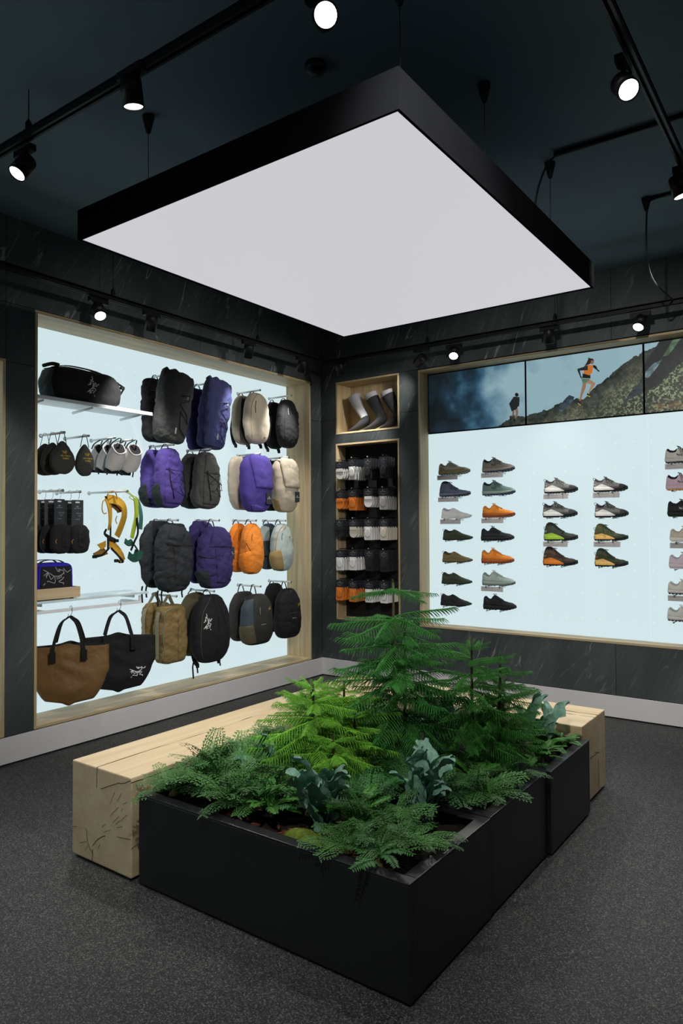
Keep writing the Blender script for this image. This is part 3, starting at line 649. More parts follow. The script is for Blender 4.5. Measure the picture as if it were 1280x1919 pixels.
pack('beige flap-top backpack with hanging black tag near the alcove side', 2, -.533, 1.716, 2.256, .345, .19, 'beige', kw=dict(fk, seed=22), parts=(flap('beige', .46), ('fn', topcap('beige')), ('patch', 'side_panel', 'tanp', [(-100, .03), (-66, .03), (-70, .22), (-100, .26)], .002), ('tag', .085, .245, .07, .105)), loop=.03)
pack('black backpack barely visible behind the right beige flap pack', 2, -.533, 1.735, 2.25, .34, .12, 'blackf', -.235, kw=dict(fk, seed=23), loop=.03)
# ---- row 3
peg(-1.974, PEG[3], 'white peg carrying the big black trekking packs'); peg(-1.498, PEG[3], 'white peg carrying the midnight purple packs'); peg(-1.015, PEG[3], 'white peg carrying the orange packs'); peg(-.585, PEG[3], 'white peg carrying the pale grey packs')
gk = dict(n=2.6, p=4.5, wr=.012, wt=((0, .9), (.25, 1.02), (.7, 1), (1, .82)), dt=((0, .95), (.4, 1.08), (.8, .95), (1, .6)))
def big_parts(c): return (('patch', 'lid_pocket', c, [(-62, .68), (64, .66), (60, .95), (-50, .96)], .006, .014), ('patch', 'front_pocket', c, [(-30, .10), (60, .08), (62, .62), (-40, .66)], .004, .010), ('line', 'compression_strap', 'web', [(-40, .64), (-28, .4), (-24, .1)], .003),
    ('line', 'compression_strap', 'web', [(-90, .55), (-60, .5), (-30, .52)], .004), ('line', 'compression_strap', 'web', [(-95, .25), (-60, .22), (-28, .26)], .004), ('patch', 'side_pocket', 'mesh', [(-120, .04), (-58, .04), (-62, .32), (-116, .28)], .006, .01))
def dangles(pk, t, H):
    for k, (y, l) in enumerate(((-.42, .10), (-.30, .06), (.34, .04))):
        G().ribbon([(-.02, y*pk.W, .02), (-.025, y*pk.W-.004, -.02), (-.02, y*pk.W, -.02-l)], (0, .008, 0), .002).build('dangling_strap', FB['web'], t)
pack('big black ripstop trekking backpack, front one on its peg', 3, -1.974, 1.03, 1.605, .345, .19, 'bigblack', kw=dict(gk, seed=30), parts=big_parts('bigblack')+(('fn', dangles), ('bird', 'charcoal', .03, .42, .05, .0012, 0.)))
pack('big black trekking backpack with side straps hanging behind', 3, -1.99, 1.06, 1.63, .36, .13, 'bigblack', -.238, kw=dict(gk, seed=31), parts=big_parts('bigblack')[:1]+(('line', 'compression_strap', 'web', [(-90, .9), (-95, .5), (-92, .2)], .005), ('fn', dangles)))
pack('midnight purple trekking backpack with black swing tag', 3, -1.50, 1.022, 1.575, .37, .19, 'midnight', kw=dict(gk, seed=32), parts=big_parts('midnight')+(('tag', .165, .40, .06, .115),))
pack('midnight purple trekking backpack hanging behind, above left', 3, -1.50, 1.06, 1.63, .33, .13, 'midnight', -.238, kw=dict(gk, seed=33), parts=big_parts('midnight')[:1])
sk = dict(n=2.5, p=3.6, wr=.004, wt=((0, .95), (.3, 1.02), (.7, .98), (1, .75)), dt=((0, .95), (.4, 1.05), (1, .65)))
def small(c, pc, zc): return (('line', 'zip_seam', zc, [(-72, .42), (-70, .7), (-55, .9), (-10, .985)], .003), ('line', 'zip', 'web', [(-44, .66), (-46, .72), (-40, .8)], .0025), ('patch', 'side_pocket', pc, [(-112, .03), (-30, .04), (-52, .46), (-112, .38)], .006, .010), ('line', 'zip_pull', 'web', [(-70, .42), (-69, .36), (-70, .3)], .003))
pack('orange backpack with stretch side pocket, front one on its peg', 3, -1.017, 1.122, 1.606, .265, .165, 'orange', kw=dict(sk, seed=34), parts=small('orange', 'dorange', 'dorange')+(('line', 'cord', 'web', [(-70, .62), (-52, .46), (-66, .36), (-72, .46)], .002, .004, 0),))
pack('orange backpack hanging behind the front orange backpack', 3, -1.017, 1.135, 1.606, .27, .13, 'dorange', -.238, kw=dict(sk, seed=35), parts=small('orange', 'orange', 'orange')[:3])
pack('pale grey backpack with tan side pocket and ochre seams', 3, -.584, 1.128, 1.602, .285, .17, 'pale', kw=dict(sk, seed=36), parts=small('pale', 'tanp', 'ochre')+(('line', 'seam_tape', 'ochre', [(-40, .84), (-20, .9), (10, .92)], .003), ('bird', 'ochre', .05, .34, .035, .0009, 0.), ('tag', .135, .35, .05, .09)))
pack('pale grey backpack with black tag hanging behind the front pale one', 3, -.584, 1.14, 1.606, .285, .13, 'slateb', -.238, kw=dict(sk, seed=37), parts=(('patch', 'side_pocket', 'pale', [(-110, .5), (-30, .5), (-40, .92), (-100, .95)], .004), ('patch', 'swing_tag', 'tag', [(-80, .3), (-50, .3), (-50, .62), (-80, .62)], .03)))
# ---- row 4
peg(-1.99, PEG[4]-.008, 'white peg carrying the olive packs with khaki straps'); peg(-1.56, PEG[4], 'white peg carrying the black pack with white mark'); peg(-.955, PEG[4], 'white peg carrying the graphite olive packs'); peg(-.50, PEG[4]+.012, 'white peg carrying the two black city packs')
tk = dict(n=4.5, p=6, wr=.008, wt=((0, .96), (.5, 1), (1, .92)), dt=((0, 1), (1, .85)))
def khaki(pk, t, H):
    W, D = pk.W, pk.D; zp = PEG[4]-.008-.443
    for nm, pts in (('webbing_handle', [(-.02, 0, zp+.010), (.0, -.07, H+.01), (.02, -W*.52, H*.82), (.02, -W*.53, H*.4), (.01, -W*.5, H*.1)]), ('webbing_handle', [(-.02, 0, zp+.012), (-.01, .04, H*.97+.01), (-.005, .06, H*.96)])):
        G().ribbon(smooth_path(pts, 5), (.02, 0, .004) if 'H' else None, .003).build(nm, FB['strap'], t)
pack('olive brown box-shaped pack with khaki webbing handle, front one', 4, -2.01, .443, .925, .285, .175, 'olive', kw=dict(tk, seed=40), parts=(('line', 'zip', 'greenz', [(-66, .06), (-62, .4), (-60, .75), (-56, .9), (-20, .955)], .005), ('line', 'seam', 'oliveg', [(8, .06), (10, .5), (12, .93)], .002), ('fn', khaki)), loop=0, hasstraps=False)
pack('olive brown pack with khaki webbing handle hanging behind', 4, -2.01, .455, .935, .285, .13, 'olive', -.238, kw=dict(tk, seed=41), parts=(('fn', khaki),), loop=0, hasstraps=False)
lk = dict(n=2.6, p=3.6, wr=.004, wt=((0, .93), (.3, 1.02), (.7, 1), (1, .7)), dt=((0, .95), (.4, 1.05), (1, .6)))
pack('black backpack with large white skeleton bird mark, bottom row centre', 4, -1.555, .375, .975, .425, .19, 'blackf', hasstraps=True, kw=dict(lk, seed=42), parts=(('bird', 'white', -.10, .37, .135, .0032, 1.35), ('line', 'seam', 'web', [(5, .12), (12, .5), (8, .85), (-10, .95)], .0025), ('line', 'seam', 'web', [(50, .2), (52, .55), (40, .85)], .0025), ('line', 'seam', 'oliveg', [(-68, .1), (-68, .5), (-64, .8), (-40, .97)], .003), ('fn', dangles)), loop=.055)
pack('olive drab backpack showing behind the black pack with white mark', 4, -1.575, .42, .985, .40, .13, 'oliveg', -.238, kw=dict(lk, seed=43), loop=.055)
ck = dict(n=3.0, p=4.2, wr=.003, wt=((0, .98), (.3, 1.02), (.75, .98), (1, .72)), dt=((0, 1), (.4, 1.02), (1, .62)))
pack('graphite backpack with slate blue side and olive side pocket', 4, -.951, .45, .93, .385, .18, 'graphite', kw=dict(ck, seed=44), parts=(('patch', 'side_panel', 'slateb', [(-112, .36), (-56, .40), (-62, .92), (-100, .88)], .002), ('patch', 'side_pocket', 'oliveg', [(-112, .06), (-48, .05), (-58, .42), (-112, .38)], .006, .006), ('patch', 'base_panel', 'web', [(-112, .015), (100, .015), (100, .06), (-112, .06)], .003), ('line', 'zip', 'grey_print', [(-22, .60), (-24, .66), (-22, .74)], .002), ('bird', 'gold', .11, .335, .05, .0011, .3), ('text', 'white', "ARC'TERYX", -.0, .19, .012), ('line', 'seam', 'slateb', [(-56, .42), (-54, .7), (-40, .92)], .002)))
pack('dark olive backpack hanging behind the graphite one', 4, -.951, .47, .945, .37, .13, 'graphite', -.238, kw=dict(ck, seed=45), parts=(('line', 'zip', 'ochre', [(-30, .72), (-28, .8), (-30, .86)], .002), ('line', 'zip', 'grey_print', [(-10, .9), (0, .88)], .002)))
pack('black city backpack with gold mark, lower right end of the bag wall', 4, -.497, .452, .95, .335, .18, 'blackf', kw=dict(ck, seed=46), parts=(('bird', 'gold', .10, .33, .045, .001, .3), ('patch', 'front_pocket', 'blackf', [(-40, .1), (50, .1), (50, .52), (-40, .52)], .002), ('text', 'white', "ARC'TERYX", .005, .20, .011), ('line', 'zip_pull', 'gold', [(-6, .955), (4, .95)], .002)))
pack('black city backpack with rounded top hanging behind', 4, -.50, .50, .995, .30, .13, 'blackf', -.238, kw=dict(ck, seed=47), loop=.04)

# ---- shelves, duffels, totes
sh = thing('metal_shelf', 'white metal shelf carrying the black duffel bag', 'shelf', (-.31, -2.742, 2.49))
G().box(0, .31, -.497, .497, 0, .012, .002).build('shelf_board', M['white_metal'], sh); G().box(.298, .31, -.497, .497, -.014, .0).build('front_lip', M['white_metal'], sh)
for y in (-.42, -.02, .42): G().tube([(0, y, -.028), (.25, y, -.012)], [.012, .008], 8).build('bracket', M['white_metal'], sh)
t = thing('duffel_bag', 'black duffel bag with white skeleton bird mark on the upper shelf', 'duffel bag', (-.165, -2.79, 2.503))
pk = Pack(.62, .25, .26, n=4, p=5, wt=((0, 1), (.5, 1.03), (1, .93)), dt=((0, 1), (.6, 1), (1, .75)), wr=.006, seed=50)
pk.body(t, FB['blackf'], 60, 20); pk.bird(t, FB['white'], .02, .135, .14, .0034, 1.25)
pk.patch('end_panel', FB['slateb'], t, [(-110, .1), (-72, .06), (-74, .85), (-110, .85)], .003)
for s_ in (-1, 1):
    G().ribbon(smooth_path([(s_*.05, -.27, .24), (s_*.03, -.12, .275), (s_*.03, .10, .27), (s_*.05, .25, .225), (s_*.055, .30, .20)], 5), (.014, 0, 0), .004).build('handle', FB['web'], t)
G().tube(smooth_path([(.09, -.24, .25), (.05, -.27, .262), (-.03, -.29, .255)], 4), .014, 8).build('rolled_edge', FB['blackf'], t)
G().ribbon(smooth_path([(.06, .30, .2), (.07, .335, .175), (.06, .325, .14), (.05, .31, .11)], 4), (.012, 0, 0), .004).build('end_strap', FB['web'], t)
G().box(.045, .075, .315, .345, .165, .185, .003).build('buckle', FB['web'], t)

gs = thing('frosted_shelf', 'frosted glass shelf under the boxed duffel in oak tray', 'shelf', (-.31, -2.74, 1.04))
G().box(0, .28, -.495, .48, 0, .018, .002).build('shelf_board', M['frost'], gs)
for y in (-.4, .4): G().box(0, .2, y-.004, y+.004, -.03, 0).build('bracket', M['white_metal'], gs)
rl = thing('hanging_rail', 'white flat metal rail under the frosted shelf holding the tote bags', 'rail', (-.08, -2.74, .985))
G().box(-.008, .008, -.49, .44, -.022, .0, .002).build('rail_bar', M['white_metal'], rl)
for y in (-.4, .424): G().box(-.23, -.008, y-.008, y+.016, -.022, 0, .002).build('rail_arm', M['white_metal'], rl)
G().box(-.008, .008, .424, .44, 0, .04, .001).build('rail_riser', M['white_metal'], rl)
tr = thing('oak_tray', 'small oak tray on the frosted shelf holding the blue duffel', 'tray', (-.155, -3.06, 1.0585))
for nm, b in (('tray_side', (-.13, .13, -.175, -.163)), ('tray_side', (-.13, .13, .163, .175)), ('tray_side', (.118, .13, -.163, .163)), ('tray_side', (-.13, -.118, -.163, .163))): G().box(*b, .008, .085, .002).build(nm, M['oak_y'], tr)
G().box(-.118, .118, -.163, .163, .008, .016).build('tray_base', M['oak_y'], tr)
for x in (-.09, .09):
    for y in (-.13, .13): G().lathe([(.014, 0), (.014, .008)], 10, (0, 0, 1), (x, y, 0)).build('foot', M['black'], tr)
t = thing('duffel_bag', 'small royal blue and black duffel with grey skeleton bird mark in oak tray', 'duffel bag', (-.155, -3.06, 1.0755))
pk = Pack(.31, .215, .245, n=5, p=5.5, wr=.002, seed=51, wt=((0, 1), (1, .95))); pk.body(t, FB['royal'], 50, 18)
pk.patch('front_panel', FB['blackf'], t, [(-52, .06), (50, .06), (48, .90), (-50, .90)], .004, 0., 16, 10)
bird(G(), lambda a, b: pk.front(.0+a, .15+b, .0065), .215, .0026).build('printed_mark', FB['grey_print'], t)
for s_ in (-1, 1): G().ribbon(smooth_path([(s_*.05, -.11, .235), (s_*.04, -.06, .262), (s_*.04, .05, .262), (s_*.05, .1, .235)], 4), (.013, 0, 0), .004).build('handle', FB['web'], t)
pk.line('piping', FB['royal'], t, [(-54, .05), (-54, .5), (-52, .92)], .005); pk.line('compression_strap', FB['web'], t, [(-110, .8), (-70, .82), (-56, .9)], .007)

def tote(label, y, z0, W, H, col, mark, zr, hx, rz):
    t = thing('tote_bag', label, 'tote bag', (-.10, y, z0), rz)
    nu = 48; rings = []; ins = []
    for i in range(19):
        v = i/18; k = min(1, .62+.38*min(1, (v*1.9))**.75); a = W/2*k*(1-.0*v); b = .085*(1-.35*v)*min(1, .5+v*2.)
        r = []
        for j in range(nu):
            ph = 2*PI*j/nu; c, s_ = math.cos(ph), math.sin(ph); q = (abs(c/b)**2.6+abs(s_/a)**2.6)**(-1/2.6)
            x, yy = q*c, q*s_; cr = .019*(noise.noise((yy*7, v*4+x*6, z0*9))+.8*(1-2*abs(noise.noise((yy*5+v*3, v*5, z0*7+3)))))*min(1, v*3+.2)
            r.append((x+cr*c, yy+cr*.3*s_, v*H*(1+.03*math.cos(2*ph)*v)+.0*H+(1-v)*.06*H*(abs(s_)**2)*1.3))
        rings.append(r)
    G().loft([[tuple(a*.02 for a in p[:2])+(.0,) for p in rings[0]]]+rings, False).build('bag_body', FB[col], t)
    inn = [[(p[0]*.96, p[1]*.985, p[2]) for p in rings[-1]], [(p[0]*.9, p[1]*.97, p[2]-.03) for p in rings[-1]], [(p[0]*.2, p[1]*.8, p[2]-.08) for p in rings[-1]]]
    G().loft([rings[-1]]+inn, False).build('lining', FB['blackf'], t)
    zt = zr-z0-.062
    for s_, nm in ((1, 'handle'), (-1, 'handle')):
        xx = .078*s_
        pts = [(xx, hx-.105, H*.80), (xx, hx-.10, H*1.0), (xx*.6, hx-.06, H+(zt-H)*.72), (xx*.15, hx-.012, zt-.012), (xx*.1, hx, zt), (xx*.15, hx+.02, zt-.014), (xx*.6, hx+.06, H+(zt-H)*.7), (xx, hx+.10, H*1.0), (xx, hx+.11, H*.82)]
        if s_ < 0: pts = pts[1:-1]
        else:
            for q in (0, -1):
                p = pts[q]; G().box(.070, .092, p[1]-.02, p[1]+.02, p[2]-.03, p[2]+.045, .003).build('handle_anchor', FB['web'], t)
        G().ribbon(smooth_path(pts, 4), (0, .012, .004), .005).build(nm, FB['web'], t)
    if mark: bird(G(), lambda a, b: (.084, .145+a*.9, H*.36+b), .135, .0032, .15).build('printed_mark', FB['white'], t)
    hk = thing('wire_hook', 'steel wire hook on the rail holding the '+('brown' if not mark else 'black')+' tote bag', 'hook', (-.08, y+hx, zr))
    pts = [(-.014, 0, -.02), (-.016, 0, .0), (-.009, 0, .012), (.005, 0, .013), (.014, 0, .002), (.012, 0, -.03), (.0, 0, -.05), (-.02, 0, -.062), (-.03, 0, -.066), (-.034, 0, -.058), (-.032, 0, -.046)]
    G().tube(smooth_path(pts, 3), .0022, 6).build('wire', M['steel'], hk)
    return t
tote('large waxed brown canvas tote bag with black handles at lower left', -2.925, .28, .55, .44, 'brown', False, .985, .0, -.68)
tote('black canvas tote bag with white skeleton bird mark beside the brown tote', -2.50, .295, .56, .435, 'blackf', True, .985, .0, -.60)

# ---- small bags on the left pegs
peg(-3.03, 2.258, 'left white peg carrying three black stuff sacks'); peg(-2.83, 2.255, 'short white peg carrying the single black stuff sack'); peg(-2.60, 2.262, 'left white peg carrying grey chalk bags'); peg(-2.44, 2.262, 'right white peg carrying the grey chalk bag in front')
def sack(label, x, y, z0, W, H, zp, text, rz=0.):
    t = thing('stuff_sack', label, 'stuff sack', (x, y, z0), rz)
    pk = Pack(W, .075, H, n=2.2, p=2.8, wr=.005, seed=x*30+y, wt=((0, .9), (.3, 1.05), (.6, .92), (1, .35)), dt=((0, .9), (.4, 1.1), (1, .4))); pk.body(t, FB['graphite'], 32, 18)
    top_loop(t, zp-z0, .0, H, .035, w=.003, zl=H*.9)
    pk.line('seam', FB['web'], t, [(-80, .1), (-78, .5), (-60, .9)], .0015)
    if text:
        bird(G(), lambda a, b: pk.front(.005+a, .155*H/.235+b, .0015), .045, .0011).build('printed_mark', FB['gold'], t)
        pk.text(t, FB['gold'], "ARC'TERYX", .005, H*.52, .0155); pk.text(t, FB['gold'], 'ReBIRD', .005, H*.44, .0155)
sack('black stuff sack at the back of the left peg', -.25, -3.03, 1.958, .19, .238, 2.258, False, -.25); sack('black stuff sack in the middle of the left peg', -.15, -3.03, 1.958, .185, .238, 2.258, False, -.15)
sack('black stuff sack with yellow print, front of the left peg', -.05, -3.02, 1.96, .20, .24, 2.258, True); sack('black stuff sack with yellow print, alone on the second peg', -.05, -2.835, 1.955, .155, .24, 2.255, True)
def chalk(label, x, y, z0, zp, s=1.):
    t = thing('chalk_bag', label, 'chalk bag', (x, y, z0)); t.rotation_euler = (0, .38, 0)
    R, H = .062*s, .165*s; rings = []
    for i in range(13):
        v = i/12; k = (.72+.34*math.sin(PI*min(1, v*.85+.08)))
        if v == 0: k = .3
        rings.append([(R*.75*k*math.cos(a)+.02*v, R*k*1.05*math.sin(a), H*v-.03*v*math.cos(a)+.004*math.sin(3*a)) for a in [2*PI*j/26 for j in range(26)]])
    G().loft(rings, False).add(rings[0], [tuple(range(26))[::-1]]).build('bag_body', FB['lgrey'], t)
    P = rings[-1]; c = Vector((.02, 0, H*.9))
    G().tube(P, .006, 6, True).build('rim', FB['lgrey'], t)
    f2 = [[Vector(p) for p in P], [Vector(p)*.93+c*.07 for p in P], [Vector(p).lerp(c, .25)+Vector((0, 0, .012+.008*math.sin(5*j))) for j, p in enumerate(P)], [Vector(p).lerp(c, .6)+Vector((-.004, 0, .006+.01*math.sin(3*j))) for j, p in enumerate(P)], [c+Vector((0, 0, .01))]*26]
    G().loft(f2, False).build('fleece_lining', FB['blackf'], t)
    for s_ in (-1, 1):
        G().ribbon(smooth_path([(-.03, s_*R*.7, H*.92), (-.03, s_*R*.5, H+.03), (0, s_*.012, zp-z0+.008), (0, 0, zp-z0+.0115)], 4), (.006, 0, 0), .003).build('belt_loop', FB['web'], t)
    G().box(-.03, .0, -R*.8, R*.5, -.03, .004, .004).build('webbing_tail', FB['mesh'], t)
    G().ribbon([(0, R*.6, .05), (0, R*.75, 0), (0, R*.8, -.04)], (0, .006, 0), .002).build('webbing_tail', FB['web'], t)
chalk('light grey chalk bag at the back of the left chalk peg', -.27, -2.60, 2.035, 2.262); chalk('light grey chalk bag in the middle of the left chalk peg', -.16, -2.60, 2.025, 2.262); chalk('light grey chalk bag in front on the left chalk peg', -.055, -2.59, 2.015, 2.262, 1.1); chalk('light grey chalk bag with dark lining in front on the right chalk peg', -.055, -2.445, 2.01, 2.262, 1.15); chalk('light grey chalk bag at the back of the right chalk peg', -.19, -2.44, 2.03, 2.262)
# ---- carded pouches
peg(-3.04, 1.84, 'left white peg carrying three carded black pouches'); peg(-2.90, 1.836, 'second white peg carrying two carded black pouches'); peg(-2.62, 1.845, 'long white peg carrying the climbing harnesses', .17)
def carded(label, x, y, zp, rz, W=.15):
    t = thing('carded_pouch', label, 'pouch', (x, y, zp), rz)
    top = -.06
    G().tube(smooth_path([(0, -.012, .0), (0, -.008, .011), (0, .004, .0125), (0, .012, .004), (0, .014, -.03), (0, .006, -.055), (0, 0, -.07), (0, -.006, -.066)], 3), .0016, 6).build('wire_hook', M['steel'], t)
    G().box(-.001, .001, -.045, .045, -.255, top, 0).build('header_card', FB['tag'], t)
    G().box(.0011, .0016, -.016, .016, top-.022, top-.012).build('hang_slot', FB['white'], t)
    g = G()
    for b, sz, dz, dy in (("ARC'TERYX", .010, -.125, 0), ('GEAR POUCH', .008, -.16, .014), ('2 L  BLACK', .006, -.172, .014), ('NYLON', .006, -.182, .014), ('ONE SIZE', .008, -.205, 0)):
        v, f = text_geo(b, sz); g.add([(.0016, dy+a, dz+c) for a, c in v], f)
    bird(g, lambda a, b: (.0016, a, -.108+b), .022, .0006); g.build('printed_text', FB['grey_print'], t, recalc=False)
    pk = Pack(W, .085, .215, n=2.6, p=3, wr=.006, seed=x*20+y); o = pk.body(t, FB['blackf'], 30, 16, 'pouch_body'); o.location = (.0, .01, -.455)
    z = pk.patch('front_panel', FB['web'], t, [(-30, .25), (15, .2), (15, .85), (-30, .85)], .004); z.location = o.location
    z = pk.line('zip', FB['ochre'], t, [(-62, .35), (-66, .42), (-60, .5)], .002); z.location = o.location
for k, (x, y, zp) in enumerate(((-.25, -3.04, 1.84), (-.155, -3.04, 1.84), (-.05, -3.04, 1.84))):
    carded(['carded black pouch at the back of the left peg', 'carded black pouch in the middle of the left peg', 'carded black pouch at the front of the left peg'][k], x, y, zp, (-.5, -.5, .12)[k], .165)
carded('carded black pouch at the back of the second peg', -.14, -2.90, 1.836, .1); carded('carded black pouch at the front of the second peg', -.04, -2.90, 1.836, -.12)

# ---- harnesses
HY, HG = fab('mustard_webbing', (180, 138, 44), bump=.15), fab('lime_webbing', (168, 190, 62), bump=.15)
HT, HDB, HGD = fab('teal_webbing', (56, 106, 100), bump=.15), fab('brown_mesh', (110, 78, 30), bump=.2), fab('dark_green_mesh', (26, 70, 58), bump=.2)
def hb(parent, nm, pts, x, wd, m, th=.006, side=False):
    P = smooth_path([(xx, y, z) for (y, z), xx in zip(pts, x if isinstance(x, (list, tuple)) else [x]*len(pts))], 5); W = []
    for i, p in enumerate(P):
        tt = (P[min(i+1, len(P)-1)]-P[max(i-1, 0)]); q = Vector((0, tt.z, -tt.y)).normalized() if not side else Vector((1, 0, 0))
        k = wd[0]+(wd[1]-wd[0])*i/(len(P)-1) if isinstance(wd, tuple) else wd
        W.append(q*k+Vector((k*.5, 0, 0)))
    G().ribbon(P, W, th).build(nm, m, parent)
h = thing('climbing_harness', 'mustard yellow climbing harness with black buckles hanging on the long peg', 'harness', (0, 0, 0))
hb(h, 'waist_belt', [(-2.668, 1.788), (-2.609, 1.78), (-2.553, 1.741), (-2.541, 1.667), (-2.569, 1.586), (-2.601, 1.505)], [.0, .02, .03, .03, .03, .02], (.034, .034), HY, .008)
hb(h, 'belt_padding', [(-2.66, 1.77), (-2.612, 1.765), (-2.565, 1.725), (-2.555, 1.69)], [-.03, -.02, -.01, .0], .042, HDB, .006)
hb(h, 'waist_belt', [(-2.672, 1.79), (-2.672, 1.712), (-2.684, 1.612), (-2.70, 1.553)], [.0, .03, .05, .05], (.036, .008), HY)
for l in ([(-2.695, 1.777), (-2.725, 1.77), (-2.733, 1.711), (-2.718, 1.678), (-2.695, 1.682)], [(-2.687, 1.794), (-2.679, 1.831), (-2.648, 1.848), (-2.622, 1.848), (-2.605, 1.82), (-2.601, 1.793)], [(-2.60, 1.66), (-2.612, 1.63), (-2.60, 1.6)]):
    G().tube(smooth_path([(.02, a, b) for a, b in l], 4), .004, 6).build('gear_loop', HY, h)
hb(h, 'tie_in_strap', [(-2.652, 1.699), (-2.644, 1.599), (-2.644, 1.506)], .0, .007, FB['web'])
hb(h, 'buckle_strap', [(-2.702, 1.56), (-2.717, 1.527), (-2.679, 1.5), (-2.62, 1.472)], .03, (.008, .016), FB['web'])
hb(h, 'belay_loop', [(-2.694, 1.507), (-2.694, 1.408)], .04, .011, FB['web'])
hb(h, 'leg_loop', [(-2.679, 1.457), (-2.632, 1.426), (-2.593, 1.372), (-2.569, 1.317)], [.02, .04, .05, .05], (.03, .034), HY); hb(h, 'leg_loop', [(-2.815, 1.366), (-2.763, 1.381), (-2.71, 1.402)], [.04, .04, .03], (.016, .030), HDB)
hb(h, 'leg_strap', [(-2.694, 1.421), (-2.755, 1.371), (-2.815, 1.363)], .055, .008, FB['web']); hb(h, 'leg_strap', [(-2.69, 1.418), (-2.64, 1.373), (-2.577, 1.311)], .07, .008, FB['web'])
G().prism([(-2.785, 1.446), (-2.71, 1.474), (-2.71, 1.428), (-2.748, 1.41)], .03, .036, 'yz').build('swing_tag', HY, h)
for y, z in ((-2.62, 1.472), (-2.81, 1.358), (-2.58, 1.312), (-2.62, 1.32)): G().box(.03, .05, y-.016, y+.016, z-.012, z+.012, .004).build('buckle', FB['web'], h)
h = thing('climbing_harness', 'lime and teal climbing harness behind the mustard one', 'harness', (-.06, .02, 0))
hb(h, 'waist_belt', [(-2.508, 1.80), (-2.5, 1.715), (-2.504, 1.647), (-2.528, 1.558), (-2.545, 1.491)], .16, (.030, .022), HG, .008); hb(h, 'waist_belt', [(-2.476, 1.787), (-2.451, 1.715), (-2.442, 1.647), (-2.451, 1.558)], .14, (.02, .028), HT)
hb(h, 'leg_loop', [(-2.569, 1.364), (-2.528, 1.336), (-2.488, 1.348), (-2.467, 1.394)], .15, .03, HGD); hb(h, 'leg_loop', [(-2.601, 1.472), (-2.569, 1.451), (-2.528, 1.464)], .15, .022, HGD)
hb(h, 'leg_strap', [(-2.504, 1.647), (-2.496, 1.531), (-2.528, 1.464), (-2.561, 1.397)], .17, .010, FB['web']); hb(h, 'leg_strap', [(-2.528, 1.437), (-2.496, 1.395)], .17, .006, FB['web'])
for l in ([(-2.529, 1.782), (-2.565, 1.801), (-2.553, 1.815), (-2.521, 1.796)], [(-2.516, 1.792), (-2.58, 1.85), (-2.60, 1.857), (-2.62, 1.85), (-2.50, 1.803)]): G().tube(smooth_path([(.16 if i == 0 or i == 3 else .16, a, b) for i, (a, b) in enumerate(l)], 4), .0035, 6).build('gear_loop', HG, h)
# ------------------------------------------------------------------ upper niche: display feet
FOOT = mat('grey_foot_form', (150, 152, 154), .5, var=.02); SOCK = mat('black_knit', (34, 35, 38), .9, var=.08, vscale=30, bump=.3, bscale=160.); SOCKP = mat('black_patterned_knit', (38, 38, 42), .9, var=.5, vscale=18, bump=.3, bscale=160.)
def foot(label, x, hs, smat):
    """standing on its toes: toe at the bottom left, calf leaning up and left"""
    t = thing('leg_mannequin', label, 'mannequin', (x, .12, 2.556), .22)
    # centre line: toe -> ball -> heel side -> ankle -> calf top; radii (in plane, across)
    cl = [(-.205, .012, .012, .022), (-.175, .02, .018, .036), (-.115, .042, .029, .042), (-.055, .078, .040, .042), (-.008, .112, .046, .04), (-.028, .172, .044, .038), (-.063, .23, .052, .044), (-.098, .30, .062, .052), (-.122, .35, .067, .056), (-.136, .385, .068, .056)]
    P = smooth_path([(a, 0, b) for a, b, _, _ in cl], 5); R = smooth_path([(c, d, 0) for _, _, c, d in cl], 5)
    rings = []
    for i, p in enumerate(P):
        tt = (P[min(i+1, len(P)-1)]-P[max(i-1, 0)]).normalized(); u = Vector((tt.z, 0, -tt.x)); ra, rb = R[i].x, R[i].y
        ring = []
        for j in range(24):
            a = 2*PI*j/24; q = p+u*ra*math.cos(a)+Vector((0, 1, 0))*rb*math.sin(a)
            if q.z < 0: q.z = 0
            ring.append(q)
        rings.append(ring)
    k = max(i for i, p in enumerate(P) if p.z <= hs)
    G().loft(rings).build('foot_form', FOOT, t)
    cen = P
    sk_ = [[c+(q-c)*1.05 if True else q for q in r] for r, c in zip(rings[:k+1], cen)]
    for r in sk_:
        for q in r: q.z = max(q.z, -.0)
    sk_.append([c*0+q for q, c in zip(rings[k], rings[k])])
    G().loft(sk_).build('sock', smat, t)
    G().tube([q for q in sk_[-2]], .0025, 5, True).build('sock_cuff', smat, t)
foot('grey foot form in a short black ankle sock, left in the upper niche', .50, .150, SOCK)
foot('grey foot form in a plain black crew sock, middle of the upper niche', .705, .335, SOCK)
foot('grey foot form in a patterned black crew sock, right in the upper niche', .90, .345, SOCKP)

